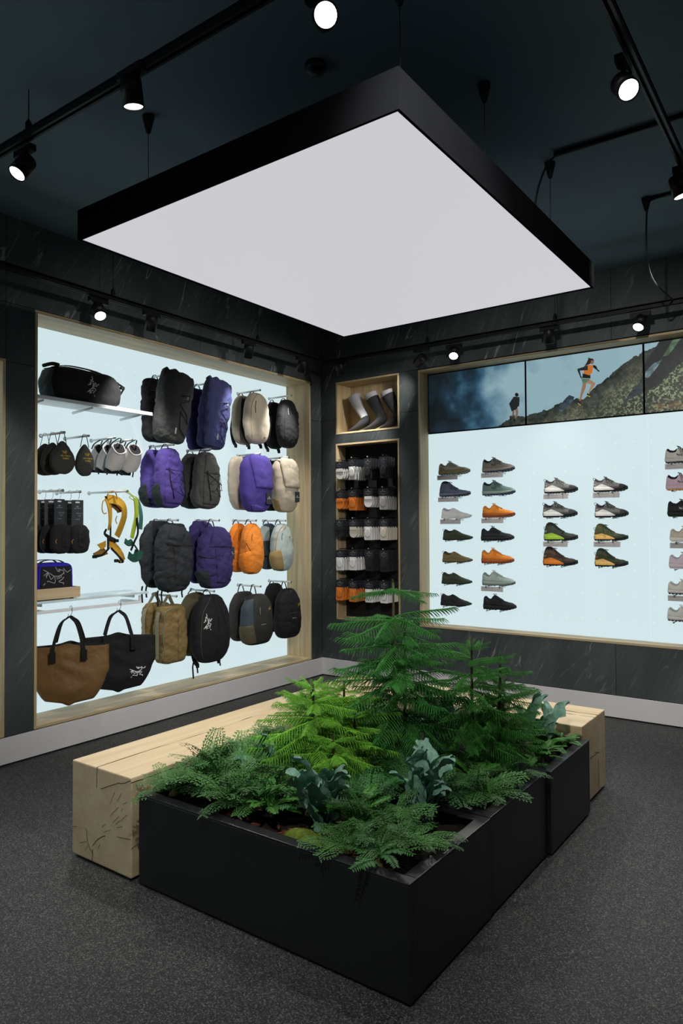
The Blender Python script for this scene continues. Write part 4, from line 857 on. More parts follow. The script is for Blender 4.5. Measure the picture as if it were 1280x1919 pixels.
# ------------------------------------------------------------------ lower niche: socks on pegs
SKM = dict(white=mat('white_knit', (228, 228, 226), .9, var=.04, bump=.25, bscale=150.), cream=mat('cream_knit', (214, 208, 192), .9, var=.05, bump=.25, bscale=150.), orange=mat('orange_knit', (222, 126, 44), .9, var=.08, bump=.25, bscale=150.), black=SOCK, grey=mat('grey_knit', (176, 176, 174), .9, var=.06, bump=.25, bscale=150.))
CARD = mat('sock_card', (28, 33, 40), .6, var=.03)
def sock_proto(col, long):
    t = thing('sock_pack', '', 'socks', (0, 0, 0))
    w = .052
    G().box(-w, w, -.004, .004, -.085, 0, .001).build('header_card', CARD, t)
    g = G(); v, f = text_geo("ARC'TERYX", .0125); g.add([(a, -.0046, -.035+b) for a, b in v], f)
    v, f = text_geo('MERINO WOOL', .0085); g.add([(a, -.0046, -.052+b) for a, b in v], f); v, f = text_geo('CREW' if long else 'ANKLE', .0085); g.add([(a, -.0046, -.064+b) for a, b in v], f)
    bird(g, lambda a, b: (a, -.0046, -.018+b), .018, .0007); g.build('printed_text', FB['grey_print'], t, recalc=False)
    G().tube(smooth_path([(0, 0, -.004), (-.003, 0, .012), (.004, 0, .020), (.010, 0, .014)], 3), .0018, 5).build('hook', FB['web'], t)
    m = SKM[col]
    # folded sock: a flat rounded pad, toe turned up on the front for long ones
    H = .125 if long else .10
    def pad(x0, x1, z0, z1, y0, y1, rb):
        pts = []
        n = 8
        for i in range(n+1):
            a = -PI/2*(1-i/n); pts.append((x1-rb+rb*math.cos(a), z0+rb+rb*math.sin(a)))
        pts += [(x1, z1), (x0, z1)]
        for i in range(n+1):
            a = PI+PI/2*i/n; pts.append((x0+rb+rb*math.cos(a), z0+rb+rb*math.sin(a)))
        return G().prism(pts, y0, y1)
    g = pad(-w*.92, w*.92, -.085-H, -.07, .001, .012, .012 if long else .045)
    if long:
        P = []
        for k, (r, yy) in enumerate(((.036, -.003), (.034, -.009), (.026, -.012), (.014, -.012), (.001, -.0125))):
            P.append([(-.004+r*math.cos(2*PI*j/20), yy, -.145+r*1.15*math.sin(2*PI*j/20)+.02*max(0, math.sin(2*PI*j/20))) for j in range(20)])
        g.grid(P, True, True)
    g.box(-w*.86, w*.86, -.006, .004, -.11, -.075, .004)
    g.build('folded_sock', m, t)
    return t
protos = {}
RW = [2.262, 1.952, 1.645, 1.336, 1.023]
rows = [(('white', 0), ('white', 1), ('black', 1), ('black', 1)), (('orange', 0), ('orange', 1), ('white', 0), ('grey', 1)), (('black', 0), ('cream', 0), ('white', 1), ('cream', 1)), (('white', 1), ('white', 1), ('black', 1), ('black', 1)), (('orange', 1), ('orange', 1), ('white', 1), ('white', 1))]
RN = ['top', 'second', 'third', 'fourth', 'bottom']; CN = ['leftmost', 'second', 'third', 'rightmost']; DN = ['frontmost', 'second from front', 'third from front', 'fourth from front', 'rearmost']
CX = [.285, .45, .645, .82]
rnd = random.Random(11)
for i, r in enumerate(rows):
    for j, (c, l) in enumerate(r):
        x = CX[j]+rnd.uniform(-.006, .006); z = RW[i]+rnd.uniform(-.004, .004)-.012*(j == 0 and i < 2)
        p = thing('sock_peg', f'black peg of the {CN[j]} stack in the {RN[i]} sock row', 'peg', (x+.002, .15, z+.008))
        G().tube([(0, 0, 0), (0, -.235, 0)], .004, 6).build('rod', M['black'], p); G().lathe([(.006, 0), (.007, .006), (0, .008)], 8, (0, -1, 0), (0, -.232, 0)).build('end_tip', M['steel'], p)
        for d in range(5):
            key = (c, l)
            y = -.065+.044*d
            lab = f'{c} {"crew" if l else "ankle"} sock pack, {DN[d]} in {CN[j]} stack of {RN[i]} sock row'
            if key not in protos: o = protos[key] = sock_proto(c, l); o['label'] = lab; o['group'] = 'sock packs on pegs in the lower niche'; o.location = (x, y, z-.006)
            else: o = copy_tree(protos[key], (x, y, z-.006), lab, 'sock packs on pegs in the lower niche')
            o.rotation_euler = (rnd.uniform(-.05, .05), 0, rnd.uniform(-.12, .12))

# ------------------------------------------------------------------ shoes
def fab2(n, c, **k): return mat(n, c, k.pop('r', .7), var=.08, vscale=20., bump=.25, bscale=120., spec=.3)
SM = {}
def sm_(c):
    if c not in SM: SM[c] = fab2('shoe_%02x%02x%02x' % c, c)
    return SM[c]
TOP = dict(low=[(0, .50), (.02, .78), (.055, .88), (.10, .86), (.15, .74), (.21, .68), (.26, .72), (.31, .90), (.35, .97), (.42, .90), (.52, .76), (.64, .62), (.76, .54), (.87, .50), (.94, .42), (.985, .32), (1, .2)],
           run=[(0, .50), (.02, .82), (.055, .95), (.09, .92), (.14, .82), (.22, .78), (.28, .83), (.33, .97), (.37, .98), (.45, .89), (.55, .76), (.66, .64), (.78, .55), (.88, .50), (.95, .42), (.985, .33), (1, .2)],
           mid=[(0, .42), (.02, .62), (.05, .80), (.09, .95), (.14, 1.), (.22, 1.), (.28, .96), (.34, .87), (.42, .72), (.52, .58), (.64, .46), (.76, .40), (.87, .37), (.94, .31), (.985, .24), (1, .16)],
           slip=[(0, .45), (.02, .74), (.05, .90), (.10, .92), (.16, .82), (.24, .76), (.32, .82), (.38, .92), (.43, .90), (.52, .78), (.64, .60), (.76, .49), (.87, .42), (.94, .35), (.985, .27), (1, .18)])
BOT = [(0, .10), (.03, .03), (.10, 0), (.55, .0), (.72, .02), (.84, .07), (.93, .15), (1, .26)]
WID = [(0, .10), (.03, .45), (.08, .64), (.2, .72), (.4, .70), (.55, .78), (.7, .92), (.8, .96), (.88, .90), (.94, .74), (.98, .48), (1, .16)]
def shoe(label, x0, x1, zb, zt, kind, up, mid, out, collar=(24, 26, 28), lace=None, wedge=None, mark=None, loop=None, laced=True, toe=None, rand_=None, group=None, placard=None):
    L = x1-x0; H = zt-zb; y = .078
    t = thing('shoe', label, 'shoe', (x0, y, zb), 0, group)
    tp = TOP[kind]; hw = .049
    solek = .32 if kind != 'mid' else .27
    if kind == 'slip': solek = .24
    def bot(s): return interp(BOT, s)*H*(.8 if kind != 'mid' else .6)
    def st(s): return max(bot(s)+.10*H, (solek-.05*math.sin(PI*s))*H*(1 if s < .7 else 1)+ .02*H*max(0, s-.8)*5)
    def wd(s): return interp(WID, s)*hw
    def P(s, a, off=0.):
        z0, z1 = st(s)-.012*H, max(interp(tp, s)*H, st(s)+.004); c, sn = math.cos(a), math.sin(a)
        nar = 1-.35*max(0, sn)**3*(1 if s < .7 else .3)
        yy = -(wd(s)+off)*math.copysign(abs(c)**.62, c)*nar; zz = z0+(z1-z0+off)*abs(sn)**.85
        lean = 0.
        return Vector((L*s, yy, zz))
    ss = [0, .006, .02, .04, .06, .085, .11, .14, .17, .2, .23, .26, .29, .32, .35, .38, .42, .47, .52, .58, .64, .70, .76, .82, .87, .91, .94, .965, .985, 1]
    na = 18
    G().loft([[P(s, PI*j/na) for j in range(na+1)]+[Vector((L*s, 0, st(s)-.012*H))] for s in ss]).build('upper', sm_(up), t)
    # collar opening
    if kind != 'mid': cs = [.045, .07, .1, .14, .18, .22, .26, .30, .335]; a0, a1 = .22, .78
    else: cs = [.05, .08, .12, .16, .2, .24, .28, .31]; a0, a1 = .26, .74
    G().grid([[P(s, PI*(a0+(a1-a0)*j/8), .002 if 0 < i < len(cs)-1 and 0 < j < 8 else -.001) for j in range(9)] for i, s in enumerate(cs)]).build('collar_lining', sm_(collar), t)
    # midsole + outsole
    def sole(z0f, z1f, wk, nm, col, ext=.0):
        rings = []
        for s in [0, .01, .03, .06, .1, .18, .28, .4, .5, .6, .68, .76, .83, .88, .92, .955, .98, 1]:
            w_ = wd(s)*wk+.001; xx = L*(s*(1+2*ext)-ext); za, zc = z0f(s), z1f(s)
            rings.append([(xx, -w_*.94, za), (xx, -w_*1.03, za+(zc-za)*.3), (xx, -w_, zc), (xx, w_, zc), (xx, w_*1.03, za+(zc-za)*.3), (xx, w_*.94, za)])
        return G().loft(rings).build(nm, sm_(col), t)
    lug = .010 if kind != 'slip' else .006
    sole(lambda s: bot(s)+lug*.8, st, 1.08, 'midsole', mid, .008)
    og = G(); rings = []
    for s in [0, .02, .06, .15, .3, .45, .6, .7, .78, .85, .9, .95, 1]:
        w_ = wd(s)*1.05; rings.append([(L*s, -w_, bot(s)+lug*.3), (L*s, -w_*1.02, bot(s)+lug*1.1), (L*s, w_*1.02, bot(s)+lug*1.1), (L*s, w_, bot(s)+lug*.3)])
    og.loft(rings, True, False)
    k = 11
    for i in range(k):
        s = .06+.9*i/(k-1)
        if .42 < s < .55: continue
        b = bot(s); sl = (bot(min(1, s+.04))-b)/(.04*L) if s < .96 else .5
        for sg in (-1, 1):
            y0 = sg*wd(s)*.55; y1 = sg*wd(s)*1.06; q = .0075
            og.loft([[(L*s-q, yy, b-lug*.25-sl*q), (L*s+q, yy, b-lug*.25+sl*q), (L*s+q*1.2, yy, b+lug*1.1+sl*q), (L*s-q*1.2, yy, b+lug*1.1-sl*q)] for yy in (y0, y1)], True, False)
    og.build('outsole', sm_(out), t)
    def side(s, z, off=.0012):
        """point on the near side of the upper at height z (above the sole bottom)"""
        z0, z1 = st(s)-.012*H, interp(tp, s)*H
        if z < st(s): return Vector((L*s, -(wd(s)*1.1+.0025)-off, z))
        f = min(.98, max(.0, (z-z0)/max(1e-4, z1-z0)))**(1/.85); a = math.asin(f)
        p = P(s, a); p.y -= off; return p
    if wedge:
        g = G(); r = []
        for i in range(15):
            s = .0+.66*i/14; zp = interp([(0, .40), (.1, .38), (.27, .56 if kind != 'mid' else .46), (.45, .40 if kind != 'mid' else .33), (.66, .16)], s)*H*(1. if kind != 'mid' else .95); z0 = bot(s)+.012
            r.append([side(s, z0+(zp-z0)*j/6, .0022) for j in range(7)])
        g.grid(r, True); g.build('midsole_wedge', sm_(wedge), t)
    if toe:
        r = []
        for i in range(9):
            s = .80+.19*i/8; r.append([P(s, PI*(.0+.62*j/10 if False else j/10), .0015) if 0 < j < 10 else P(s, PI*j/10, .0015) for j in range(11)])
        G().grid([[q if q.z < st(.9)+.25*H else Vector((q.x, q.y, q.z)) for q in row] for row in r]).build('toe_cap', sm_(toe), t)
    if rand_:
        r = []
        for i in range(15):
            s = .02+.93*i/14; zp = interp([(0, .62), (.12, .60), (.28, .36), (.6, .36), (.85, .44), (1, .4)], s)*H if kind in ('low', 'run') else interp([(0, .30), (.25, .30), (.3, .52), (.6, .40), (1, .34)], s)*H
            r.append([side(s, bot(s)+.012+(max(zp, bot(s)+.02)-bot(s)-.012)*j/5, .0016) for j in range(6)])
        G().grid(r).build('rand', sm_(rand_), t)
    if laced:
        lc = sm_(lace or tuple(max(0, int(v*.6)) for v in up)); g = G()
        for i in range(6):
            s = .36+.045*i
            g.tube([P(s+.012*(1 if j % 2 else -1)*0+.01*abs(j-4)/4, PI*(.30+.4*j/8), .0035) for j in range(9)], .0026, 5)
        a = P(.345, PI/2, .004)
        for sg in (-1, 1): g.tube(smooth_path([a, a+Vector((-.008, sg*.014, .008)), a+Vector((.012, sg*.026, .002)), a+Vector((.01, sg*.01, .0))], 3), .002, 5)
        g.build('laces', lc, t)
        ey = G()
        for i in range(5):
            s = .39+.05*i; ey.tube([P(s, PI*.30, .002), P(s+.02, PI*.22, .002), P(s+.03, PI*.16, .002)], .0022, 5)
        ey.build('eyelet_strip', lc, t)
    if loop:
        a = P(.02, PI/2); G().tube(smooth_path([a+Vector((.002, 0, -.006)), a+Vector((-.010, 0, .012)), a+Vector((-.002, 0, .022)), a+Vector((.010, 0, .014)), a+Vector((.010, 0, -.002))], 4), .0019, 5).build('heel_loop', sm_(loop), t)
    if mark:
        where, col = mark
        if where == 'side': bird(G(), lambda a, b: side(.42+a/L, .50*H+b*.75, .0022), .062, .0011).build('printed_mark', sm_(col), t)
        else: bird(G(), lambda a, b: side(.085+a/L, .50*H+b, .0022), .03, .0009).build('printed_mark', sm_(col), t)
    # posts that carry the shoe
    for s in (.20, .62):
        z = bot(s)-lug*.25-.0055; b = thing('shoe_post', f'{"heel" if s < .5 else "toe"} post under '+label, 'bracket', (x0+L*s, .16, zb+z))
        G().tube([(0, 0, 0), (0, -.146, 0)], .005, 8).build('rod', M['frost'], b); G().lathe([(.006, 0), (.0068, .002), (.0068, .009), (0, .0095)], 12, (0, -1, 0), (0, -.144, 0)).build('end_cap', M['steel'], b)
    if placard:
        b = thing('placard', 'grey name plate under '+label, 'name plate', (x0+.12, .026, zb-.030))
        G().box(-.112, .100, 0, .004, -.022, .022, .0006).build('plate', PLATE, b)
        v, f = text_geo(placard, .0125); wx = max(a for a, _ in v)
        tag(G().add([(a-.10+wx, -.0005, .004+c) for a, c in v], f).build('printed_text', sm_((70, 72, 76)), b, recalc=False))
        G().box(-.10, .045, -.0004, .0, -.0075, -.0063).build('printed_line', sm_((150, 150, 150)), b); G().box(-.10, .01, -.0004, .0, -.0125, -.0113).build('printed_line', sm_((150, 150, 150)), b)
        for xx in (-.09, .07): G().tube([(xx, .004, .012), (xx, .135, .012)], .003, 6).build('stud', M['frost'], b)
    return t
PLATE = mat('name_plate', (188, 186, 186), .6, var=.02)
C1 = [(1.363, 1.683, 2.059, 2.183), (1.370, 1.685, 1.850, 1.996), (1.390, 1.694, 1.640, 1.750), (1.404, 1.702, 1.436, 1.546), (1.397, 1.698, 1.225, 1.337), (1.387, 1.692, 1.020, 1.137), (1.373, 1.685, 0.814, 0.932)]
C2 = [(1.815, 2.121, 2.060, 2.189), (1.813, 2.124, 1.849, 1.979), (1.813, 2.120, 1.645, 1.767), (1.796, 2.108, 1.433, 1.560), (1.798, 2.106, 1.226, 1.362), (1.804, 2.115, 1.025, 1.157), (1.812, 2.123, 0.807, 0.941)]
C3 = [(2.397, 2.684, 1.849, 1.974), (2.383, 2.678, 1.640, 1.768), (2.390, 2.679, 1.438, 1.595), (2.380, 2.676, 1.223, 1.384)]
C4 = [(2.819, 3.090, 1.847, 1.964), (2.828, 3.093, 1.634, 1.758), (2.820, 3.088, 1.441, 1.581), (2.823, 3.085, 1.227, 1.376)]
C5 = [(3.379, 3.661, 2.056, 2.179), (3.383, 3.665, 1.841, 1.971), (3.391, 3.672, 1.634, 1.763), (3.406, 3.685, 1.437, 1.550), (3.396, 3.678, 1.227, 1.348), (3.385, 3.668, 1.025, 1.136), (3.379, 3.662, 0.815, 0.933)]
K_ = (26, 28, 30)
shoe('beige low shoe with tan sole, top of the first column', *C1[0], 'low', (196, 188, 172), (150, 138, 98), (110, 116, 104), (150, 140, 124), (170, 162, 146), rand_=(150, 138, 98), placard='KOPEC GTX')
shoe('slate blue mid-height shoe with black collar, second in first column', *C1[1], 'mid', (92, 102, 126), (110, 116, 132), (40, 46, 54), K_, (30, 32, 36), placard='KOPEC MID GTX')
shoe('white slip-on shoe, third in first column', *C1[2], 'slip', (226, 226, 226), (224, 224, 224), (220, 220, 220), (170, 176, 180), laced=False, placard='KRAGG')
shoe('dark green slip-on shoe, fourth in first column', *C1[3], 'slip', (60, 72, 52), (52, 62, 46), (34, 38, 32), K_, laced=False, loop=(60, 72, 52), rand_=(52, 60, 46))
shoe('olive tan slip-on shoe, fifth in first column', *C1[4], 'slip', (116, 104, 68), (104, 94, 60), (70, 66, 48), (50, 46, 34), laced=False, loop=(116, 104, 68), rand_=(108, 96, 64))
shoe('dark green slip-on shoe, second from bottom of first column', *C1[5], 'slip', (54, 64, 50), (48, 56, 44), (30, 34, 30), K_, laced=False, loop=(54, 64, 50), rand_=(46, 54, 42))
shoe('black slip-on shoe, bottom of first column', *C1[6], 'slip', (32, 33, 36), (30, 31, 33), (26, 27, 28), K_, laced=False, loop=(32, 33, 36), rand_=(28, 29, 31))
shoe('grey brown trail runner with navy lugs, top of second column', *C2[0], 'run', (116, 116, 108), (136, 130, 122), (38, 52, 74), K_, (26, 50, 56), mark=('side', (34, 36, 36)), placard='SYLAN PRO')
shoe('sage teal trail runner with navy outsole, second in second column', *C2[1], 'run', (104, 130, 124), (140, 158, 148), (40, 44, 92), K_, (26, 50, 56), mark=('side', (34, 50, 50)))
shoe('orange running shoe with name plate, third in second column', *C2[2], 'low', (226, 138, 48), (150, 82, 44), (140, 78, 44), (190, 110, 40), (232, 150, 64), mark=('heel', (190, 150, 100)), placard='NORVAN LD4')
shoe('black running shoe, fourth in second column', *C2[3], 'low', (38, 42, 46), (36, 38, 42), (28, 30, 32), K_, (30, 32, 36))
shoe('orange running shoe on bare posts, fifth in second column', *C2[4], 'low', (224, 134, 46), (160, 84, 42), (130, 70, 40), (190, 110, 40), (232, 146, 60), mark=('heel', (190, 150, 100)))
shoe('pale sage running shoe with curled laces, sixth in second column', *C2[5], 'low', (158, 176, 166), (140, 156, 148), (92, 102, 100), (120, 134, 128), (200, 206, 200), placard='NORVAN LD4 GTX')
shoe('black running shoe, bottom of second column', *C2[6], 'low', (30, 32, 35), (28, 30, 33), (24, 25, 27), K_, (34, 36, 40))
for c, lab in ((C3, 'third'), (C4, 'fourth')):
    for k in (0, 1):
        shoe(f'grey black shoe, white wedge sole, {"name plate" if k == 0 else "bare posts"}, {lab} column', *c[k], 'run', (112, 112, 110), (40, 42, 44), (30, 32, 34), K_, (28, 30, 32), wedge=(226, 226, 222), mark=('heel', (200, 200, 200)), loop=(40, 44, 48), toe=(52, 54, 56), placard='VERTEX SPEED LOW' if k == 0 else None)
shoe('dark green high-top shoe with lime wedge sole, third column', *C3[2], 'mid', (58, 66, 56), (44, 46, 46), (34, 36, 36), (44, 52, 40), (40, 46, 42), wedge=(160, 200, 66), mark=('heel', (180, 186, 170)), loop=(40, 44, 48), toe=(64, 66, 64), placard='VERTEX SPEED')
shoe('black brown high-top shoe with orange wedge sole, third column', *C3[3], 'mid', (84, 66, 54), (36, 36, 38), (28, 28, 30), K_, (30, 30, 32), wedge=(224, 130, 46), mark=('heel', (190, 180, 120)), loop=(200, 204, 208), toe=(70, 56, 48))
shoe('olive high-top shoe with tan wedge sole and name plate, fourth column', *C4[2], 'mid', (76, 84, 52), (44, 46, 46), (34, 36, 36), (80, 88, 52), (60, 68, 46), wedge=(228, 184, 108), mark=('heel', (200, 110, 60)), loop=(50, 56, 60), toe=(54, 64, 50), placard='VERTEX SPEED')
shoe('dark olive high-top shoe with tan sole, bottom of fourth column', *C4[3], 'mid', (60, 68, 48), (40, 42, 42), (32, 34, 34), (44, 52, 38), (50, 58, 44), wedge=(228, 184, 108), mark=('heel', (200, 110, 60)), loop=(40, 44, 46), toe=(58, 66, 50))
shoe('off-white runner with skeleton mark, top of right edge column', *C5[0], 'run', (206, 202, 192), (196, 194, 190), (60, 62, 64), K_, (28, 30, 32), mark=('side', (40, 40, 40)), placard='SYLAN PRO')
shoe('pink runner with orange sole edge, second in the right edge column', *C5[1], 'run', (208, 180, 194), (206, 178, 192), (206, 150, 84), K_, (28, 30, 32), mark=('side', (50, 44, 48)))
shoe('black runner with white skeleton mark, third in the right edge column', *C5[2], 'run', (34, 36, 39), (32, 34, 37), (30, 32, 34), K_, (30, 32, 34), mark=('side', (226, 226, 226)))
shoe('beige runner with name plate, fourth in right edge column', *C5[3], 'low', (204, 194, 176), (224, 222, 208), (210, 212, 206), (190, 180, 164), (196, 186, 170), placard='NORVAN LD4')
shoe('pale pink runner, fifth in the right edge column', *C5[4], 'low', (216, 200, 208), (214, 200, 208), (200, 186, 194), (176, 174, 196), (220, 206, 212))
shoe('cream runner with black lugs, sixth in right edge column', *C5[5], 'low', (214, 210, 198), (204, 202, 198), (50, 52, 54), (170, 172, 170), (226, 224, 216), placard='NORVAN LD4 GTX')
shoe('grey white runner, bottom of the right edge column', *C5[6], 'low', (206, 206, 200), (200, 196, 194), (70, 72, 74), (150, 164, 164), (222, 222, 218))

# ------------------------------------------------------------------ video screens
def inpoly(X, Z, poly):
    r = np.zeros(X.shape, bool); n = len(poly)
    for i in range(n):
        x1, z1 = poly[i]; x2, z2 = poly[(i+1) % n]
        c = ((z1 > Z) != (z2 > Z)) & (X < (x2-x1)*(Z-z1)/((z2-z1) if abs(z2-z1) > 1e-9 else 1e-9)+x1); r ^= c
    return r
_rg = np.random.default_rng(5)
def vnoise(X, Z, s, seed=0):
    rg = np.random.default_rng(seed); T = rg.random((256, 256)); x = X*s+37.7; z = Z*s+11.3; xi = np.floor(x).astype(int); zi = np.floor(z).astype(int); fx_ = x-xi; fz_ = z-zi
    fx_ = fx_*fx_*(3-2*fx_); fz_ = fz_*fz_*(3-2*fz_); t = lambda a, b: T[a % 256, b % 256]
    return (t(xi, zi)*(1-fx_)+t(xi+1, zi)*fx_)*(1-fz_)+(t(xi, zi+1)*(1-fx_)+t(xi+1, zi+1)*fx_)*fz_
def fbm(X, Z, s, seed=0, o=4): return sum(vnoise(X, Z, s*2**k, seed+k)*.5**k for k in range(o))/sum(.5**k for k in range(o))
RIDGE = [(1.7, 2.42), (1.832, 2.456), (1.873, 2.472), (1.956, 2.494), (2.098, 2.577), (2.196, 2.558), (2.274, 2.578), (2.426, 2.6), (2.538, 2.65), (2.66, 2.668), (2.718, 2.654), (2.807, 2.73), (2.894, 2.791), (2.997, 2.865), (3.114, 2.945), (3.204, 2.983), (3.277, 2.998), (3.333, 3.049), (3.4, 3.12), (4.3, 3.3)]
def picture(X, Z):
    im = np.zeros(X.shape+(3,)); lin = lambda c: np.array(c, float)
    def put(m, c, a=1.):
        a = np.asarray(a); a = a[..., None] if a.ndim else a
        im[m] = (im*(1-a)+np.asarray(c)*a)[m]
    d = np.clip((X-1.30+.45*(fbm(X, Z, 4., 1)-.5)+.25*(2.75-Z)*0)/.95, 0, 1); cl = fbm(X, Z, 5.5, 2)
    k = np.clip(d*1.05+(cl-.5)*1.1*np.clip(1.4-d, 0, 1), 0, 1)[..., None]
    stops = [(0, (18, 27, 33)), (.3, (28, 52, 68)), (.55, (58, 98, 122)), (.8, (116, 150, 166)), (1, (150, 182, 192))]
    sky = np.zeros(im.shape)
    for (a, c), (b, e) in zip(stops, stops[1:]):
        m = ((k >= a) & (k <= b))[..., 0]; f = (k-a)/(b-a); sky[m] = (lin(c)*(1-f)+lin(e)*f)[m]
    im[:] = sky
    rx = np.array(RIDGE); rz = np.interp(X, rx[:, 0], rx[:, 1])+(fbm(X, Z, 30., 3)-.5)*.04
    hill = Z < rz
    n1, n2, n3 = fbm(X, Z, 38., 4), fbm(X, Z, 90., 5, 3), fbm(X, Z, 12., 6)
    depth = rz-Z
    base = (np.array([62, 70, 62])[None, None]*(.4+1.1*n1[..., None]))
    veg = np.array([104, 108, 86])[None, None]*(.25+1.5*n2[..., None])
    f = np.clip((depth-.05+(n3-.5)*.25)/.12, 0, 1)[..., None]; h = base*(1-f)+veg*f
    low = np.clip((X-2.55-(Z-2.5)*1.2)/.5, 0, 1)*np.clip((2.80-Z+(X-2.9)*.35)/.2, 0, 1)
    lf = (fbm(X, Z, 75., 15, 2) > .55)[..., None]; leaf = np.where(lf, np.array([178, 196, 150]), np.array([36, 52, 34]))*(.5+1.0*fbm(X, Z, 120., 16, 2))[..., None]
    h = h*(1-low[..., None]*.75)+leaf*low[..., None]*.75
    warm = np.clip(1-np.abs(Z-2.53)/.05, 0, 1)*np.clip((X-3.22)/.1, 0, 1)*(n1 > .45); h = h*(1-warm[..., None]*.6)+np.array([196, 140, 70])*warm[..., None]*.6
    h *= .74*(.75+.5*fbm(X, Z, 7., 8))[..., None]
    im[hill] = h[hill]
    def poly(p, c, tex=0.):
        m = inpoly(X, Z, p); cc = np.array(c)[None, None]*(1+tex*(n1[..., None]-.5)*2); im[m] = np.broadcast_to(cc, im.shape)[m]
    poly([(2.569, 2.678), (2.601, 2.702), (2.645, 2.681), (2.629, 2.639), (2.592, 2.595), (2.52, 2.56), (2.50, 2.60)], (58, 72, 80), .6)
    poly([(3.058, 2.593), (3.102, 2.664), (3.168, 2.732), (3.204, 2.78), (3.202, 2.652), (3.145, 2.629)], (40, 52, 56), .7)
    poly([(3.21, 2.872), (3.27, 2.96), (3.36, 3.07), (3.9, 3.10), (3.9, 2.95), (3.507, 2.866), (3.44, 2.816), (3.315, 2.699), (3.21, 2.66)], (22, 30, 30), .5)
    poly([(3.222, 2.778), (3.226, 2.823), (3.29, 2.882), (3.352, 2.903), (3.317, 2.848), (3.246, 2.767)], (96, 116, 122), .6)
    poly([(3.36, 2.93), (3.44, 3.06), (3.50, 3.06), (3.40, 2.93)], (70, 96, 74), .6)
    # runner in front
    skin = (150, 116, 92)
    W_ = dict(leg1=([(2.717, 2.796), (2.752, 2.799), (2.74, 2.746), (2.716, 2.693), (2.703, 2.651), (2.688, 2.657), (2.7, 2.711), (2.713, 2.765)], skin), leg2=([(2.748, 2.8), (2.772, 2.819), (2.825, 2.778), (2.817, 2.76), (2.782, 2.717), (2.776, 2.702), (2.763, 2.707), (2.79, 2.771), (2.756, 2.783)], (166, 130, 104)),
        sh1=([(2.668, 2.643), (2.699, 2.643), (2.699, 2.6), (2.672, 2.627)], (28, 30, 32)), s1b=([(2.672, 2.627), (2.699, 2.608), (2.699, 2.598), (2.675, 2.618)], (196, 150, 40)), sh2=([(2.755, 2.704), (2.785, 2.677), (2.781, 2.666), (2.751, 2.685)], (30, 32, 34)), s2b=([(2.751, 2.685), (2.781, 2.67), (2.781, 2.662), (2.75, 2.678)], (190, 160, 60)),
        sock1=([(2.688, 2.66), (2.703, 2.658), (2.70, 2.64), (2.684, 2.643)], (180, 84, 44)), shorts=([(2.706, 2.833), (2.776, 2.82), (2.752, 2.795), (2.717, 2.792)], (92, 118, 98)), waist=([(2.718, 2.875), (2.784, 2.854), (2.783, 2.823), (2.714, 2.836)], (26, 26, 30)),
        arm2=([(2.804, 2.938), (2.831, 2.927), (2.845, 2.893), (2.86, 2.88), (2.853, 2.869), (2.834, 2.891), (2.808, 2.914)], (28, 30, 34)), vest=([(2.734, 2.936), (2.773, 2.943), (2.808, 2.93), (2.799, 2.872), (2.772, 2.852), (2.726, 2.874)], (204, 116, 44)), vd=([(2.734, 2.936), (2.762, 2.94), (2.762, 2.90), (2.74, 2.90)], (52, 26, 34)),
        arm1=([(2.734, 2.932), (2.758, 2.929), (2.761, 2.897), (2.695, 2.903), (2.702, 2.861), (2.714, 2.836), (2.702, 2.833), (2.675, 2.904), (2.672, 2.921)], (30, 36, 38)), hair=([(2.766, 3.007), (2.782, 2.997), (2.808, 2.989), (2.817, 2.972), (2.808, 2.961), (2.773, 2.946), (2.734, 2.936), (2.758, 2.972), (2.766, 2.991)], (44, 30, 26)), face=([(2.79, 2.978), (2.812, 2.976), (2.814, 2.953), (2.8, 2.941), (2.785, 2.952)], (140, 102, 82)))
    for p, c in W_.values(): poly(p, c)
    for p, c in (([(2.077, 2.629), (2.101, 2.611), (2.096, 2.57), (2.072, 2.568), (2.06, 2.531), (2.054, 2.57), (2.08, 2.579)], (120, 96, 80)), ([(2.105, 2.63), (2.133, 2.631), (2.136, 2.585), (2.108, 2.534), (2.096, 2.528), (2.112, 2.587)], (130, 104, 86)), ([(2.054, 2.575), (2.068, 2.57), (2.07, 2.535), (2.056, 2.535)], (26, 28, 30)), ([(2.11, 2.545), (2.09, 2.545), (2.085, 2.52), (2.105, 2.52)], (26, 28, 30)),
                 ([(2.094, 2.745), (2.15, 2.735), (2.129, 2.635), (2.10, 2.62), (2.073, 2.614), (2.049, 2.685)], (32, 36, 34)), ([(2.13, 2.734), (2.151, 2.72), (2.145, 2.648), (2.133, 2.653)], (36, 40, 38)), ([(2.105, 2.762), (2.11, 2.774), (2.122, 2.778), (2.136, 2.771), (2.142, 2.755), (2.134, 2.741), (2.114, 2.743)], (30, 26, 24))): poly(p, c)
    return np.clip(im, 0, 255)
def screen_mat():
    m = bpy.data.materials.new('video_picture'); m.use_nodes = True; nt = m.node_tree; b = nt.nodes['Principled BSDF']
    a = nd(nt, 'ShaderNodeVertexColor', layer_name='picture'); b.inputs['Base Color'].default_value = (.01, .01, .01, 1); b.inputs['Roughness'].default_value = .35
    nt.links.new(a.outputs['Color'], b.inputs['Emission Color']); b.inputs['Emission Strength'].default_value = .85
    return m
SCR = screen_mat()
